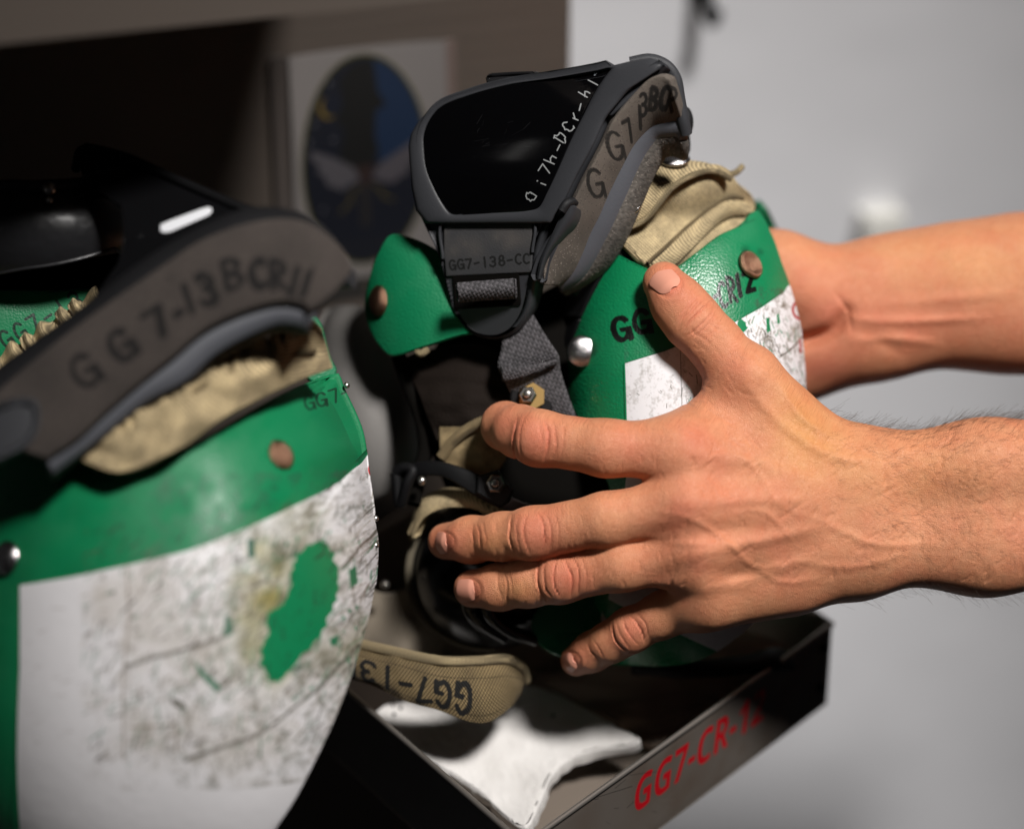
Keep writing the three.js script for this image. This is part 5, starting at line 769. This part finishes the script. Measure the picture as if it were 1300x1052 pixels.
  // nail folds
  const nails = [[[833, 344], [-0.69, 0.72], 15.5, 36, 'thumb'], [[548, 690], [-1, -0.06], 12.5, 27], [[578, 751], [-1, -0.1], 13, 30], [[714, 846], [-0.86, -0.5], 10.5, 23]];
  for (const [[x, y], [ax, ay], w, l] of nails) { const sx = -ay, bx = x - ax * l, by = y + ay * l; const c = (u, v) => [x - ax * u + ay * v, y + ay * u + ax * v]; R.stroke([c(l * 0.3, -w * 1.02), c(l * 0.8, -w * 0.98), c(l * 1.03, -w * 0.5), c(l * 1.08, 0), c(l * 1.03, w * 0.5), c(l * 0.8, w * 0.98), c(l * 0.3, w * 1.02)], 1.8, -0.22, 0.6); R.stroke([c(l * 0.4, -w * 1.25), c(l * 1.0, -w * 1.1), c(l * 1.24, 0), c(l * 1.0, w * 1.1), c(l * 0.4, w * 1.25)], 2.6, 0.14, 0.6); red.blob(x - ax * l * 0.6, y + ay * l * 0.6, w, w, 0.5); }
  const f = armField({ palm, fingers, kp: 0.013, kf: 0.004, relief: R, zmid });
  const lo = P(1330, 870, 0.0), hi = V(0, 0, 0);
  const arm = armMesh(person, 'right_arm', f, V(-0.036, -0.105, -0.014), V(0.34, 0.066, 0.056), 0.00068, { red, yellow }, zmid);
  const axes = [];
  for (const [[x, y], [ax, ay], w, l, kind] of nails) {
    const base = onSkin(f, x - ax * l, y + ay * l), mid = onSkin(f, x - ax * l * 0.45, y + ay * l * 0.45), tip = onSkin(f, x - ax * l * 0.12, y + ay * l * 0.12);
    const n = gradOf(f, mid); let axis = tip.clone().sub(base).normalize(); axis.addScaledVector(n, -axis.dot(n)).normalize();
    const start = mid.clone().addScaledVector(axis, l * 0.5 * S).addScaledVector(n, 0.0007);
    const g = nailGeo(start, axis, n, w * 2.2 * S * (D - mid.z), l * 1.02 * S, 0.42);
    const m = part(arm, 'fingernail', g, nailMat, person);
  }
  // hairs along the forearm
  const hairs = [], p = arm.geometry.attributes.position, nn = arm.geometry.attributes.normal, b = person.userDataBase;
  const strand = (o, n, len, r) => { const dir = V(0.75 + rnd() * 0.4, (rnd() - 0.5) * 0.7, (rnd() - 0.5) * 0.4); const d = dir.addScaledVector(n, 0.55 + rnd() * 0.3).normalize(), bend = V((rnd() - 0.3) * 0.9, (rnd() - 0.6) * 1.2, (rnd() - 0.5) * 0.4); const pts = []; for (let i = 0; i <= 3; i++) { const t = i / 3; pts.push(o.clone().addScaledVector(d, len * t).addScaledVector(bend, len * t * t * 0.6)); } return new THREE.TubeGeometry(new THREE.CatmullRomCurve3(pts), 3, r, 3, false); };
  let guard = 0;
  while (hairs.length < 1700 && guard++ < 60000) {
    const i = Math.floor(rnd() * p.count), o = V(p.getX(i) + b.x, p.getY(i) + b.y, p.getZ(i) + b.z), n = V(nn.getX(i), nn.getY(i), nn.getZ(i)), [px, py] = pxOf(o.x, o.y, o.z);
    if (px < 1050 || px > 1420 || (n.z > 0.5 && rnd() > 0.4) || n.z < -0.4 || (n.y < -0.3 && rnd() < 0.8) || (px < 1120 && rnd() > (px - 1040) / 80)) continue;
    hairs.push(strand(o, n, 0.0025 + rnd() * 0.0045, 0.000028));
  }
  const hm = part(arm, 'arm_hair', hairs, std({ color: lin(0.05, 0.03, 0.018), roughness: 0.6 }), person); hm.userData.kind = 'stuff';
}
{ // left hand behind the helmet, inside of the wrist towards the viewer
  const z = -0.052;
  const palm = [...chainOf([1950, 318, z, 106], [1480, 345, z, 90], [1290, 352, z, 70], [1200, 362, z, 66], [1120, 368, z, 57], [1062, 381, z, 53]), ...chainOf([1950, 380, z, 100], [1480, 400, z, 82], [1290, 398, z, 64], [1120, 414, z, 52], [1085, 424, z, 46]),
    coneOf([1062, 384, z, 50], [985, 352, z + 0.004, 48]), coneOf([985, 352, z + 0.004, 48], [930, 340, z - 0.01, 40]), coneOf([1088, 424, z, 46], [1010, 456, z - 0.006, 44]), coneOf([1010, 456, z - 0.006, 44], [930, 470, z - 0.016, 40])];
  const fingers = [chainOf([985, 345, z, 40], [930, 318, z - 0.03, 32], [880, 310, z - 0.045, 27], [850, 312, z - 0.05, 22]), chainOf([950, 390, z - 0.016, 36], [900, 380, z - 0.052, 30], [840, 376, z - 0.068, 27], [800, 376, z - 0.066, 22]), chainOf([950, 425, z - 0.016, 36], [900, 424, z - 0.054, 30], [838, 424, z - 0.07, 27], [796, 424, z - 0.068, 22]), chainOf([950, 462, z - 0.016, 35], [900, 466, z - 0.052, 29], [842, 470, z - 0.066, 26], [804, 470, z - 0.064, 21]), chainOf([955, 490, z - 0.014, 30], [910, 504, z - 0.048, 25], [862, 512, z - 0.06, 22], [834, 512, z - 0.058, 19])];
  const R = new Relief(960, 260, 1340, 520), red = new Relief(960, 260, 1340, 520, 1), yellow = new Relief(960, 260, 1340, 520, 1);
  R.stroke([[1000, 436], [1030, 430], [1058, 418], [1076, 396]], 10, -4.6, 0.6).stroke([[1075, 415], [1110, 428], [1150, 452]], 9, -0.6).stroke([[1078, 405], [1140, 408], [1250, 404]], 6, 0.9).stroke([[1085, 432], [1130, 430], [1190, 436]], 6, 0.8).stroke([[1060, 370], [1075, 392], [1082, 420]], 3, -0.6).stroke([[1120, 386], [1200, 380], [1290, 372]], 7, 0.5);
  R.blob(1030, 380, 40, 34, 1.4).blob(1050, 460, 34, 22, 1.0);
  red.blob(1040, 400, 60, 60, 0.5).blob(1180, 410, 120, 40, 0.5).blob(1050, 470, 40, 24, 0.6); yellow.blob(1240, 330, 120, 40, 0.5);
  const f = armField({ palm, fingers, kp: 0.016, kf: 0.004, relief: R, zmid: () => z - 0.01 });
  armMesh(person, 'left_arm', f, V(0.03, -0.005, -0.15), V(0.36, 0.115, -0.008), 0.001, { red, yellow });
}
renderer.render(scene, camera);
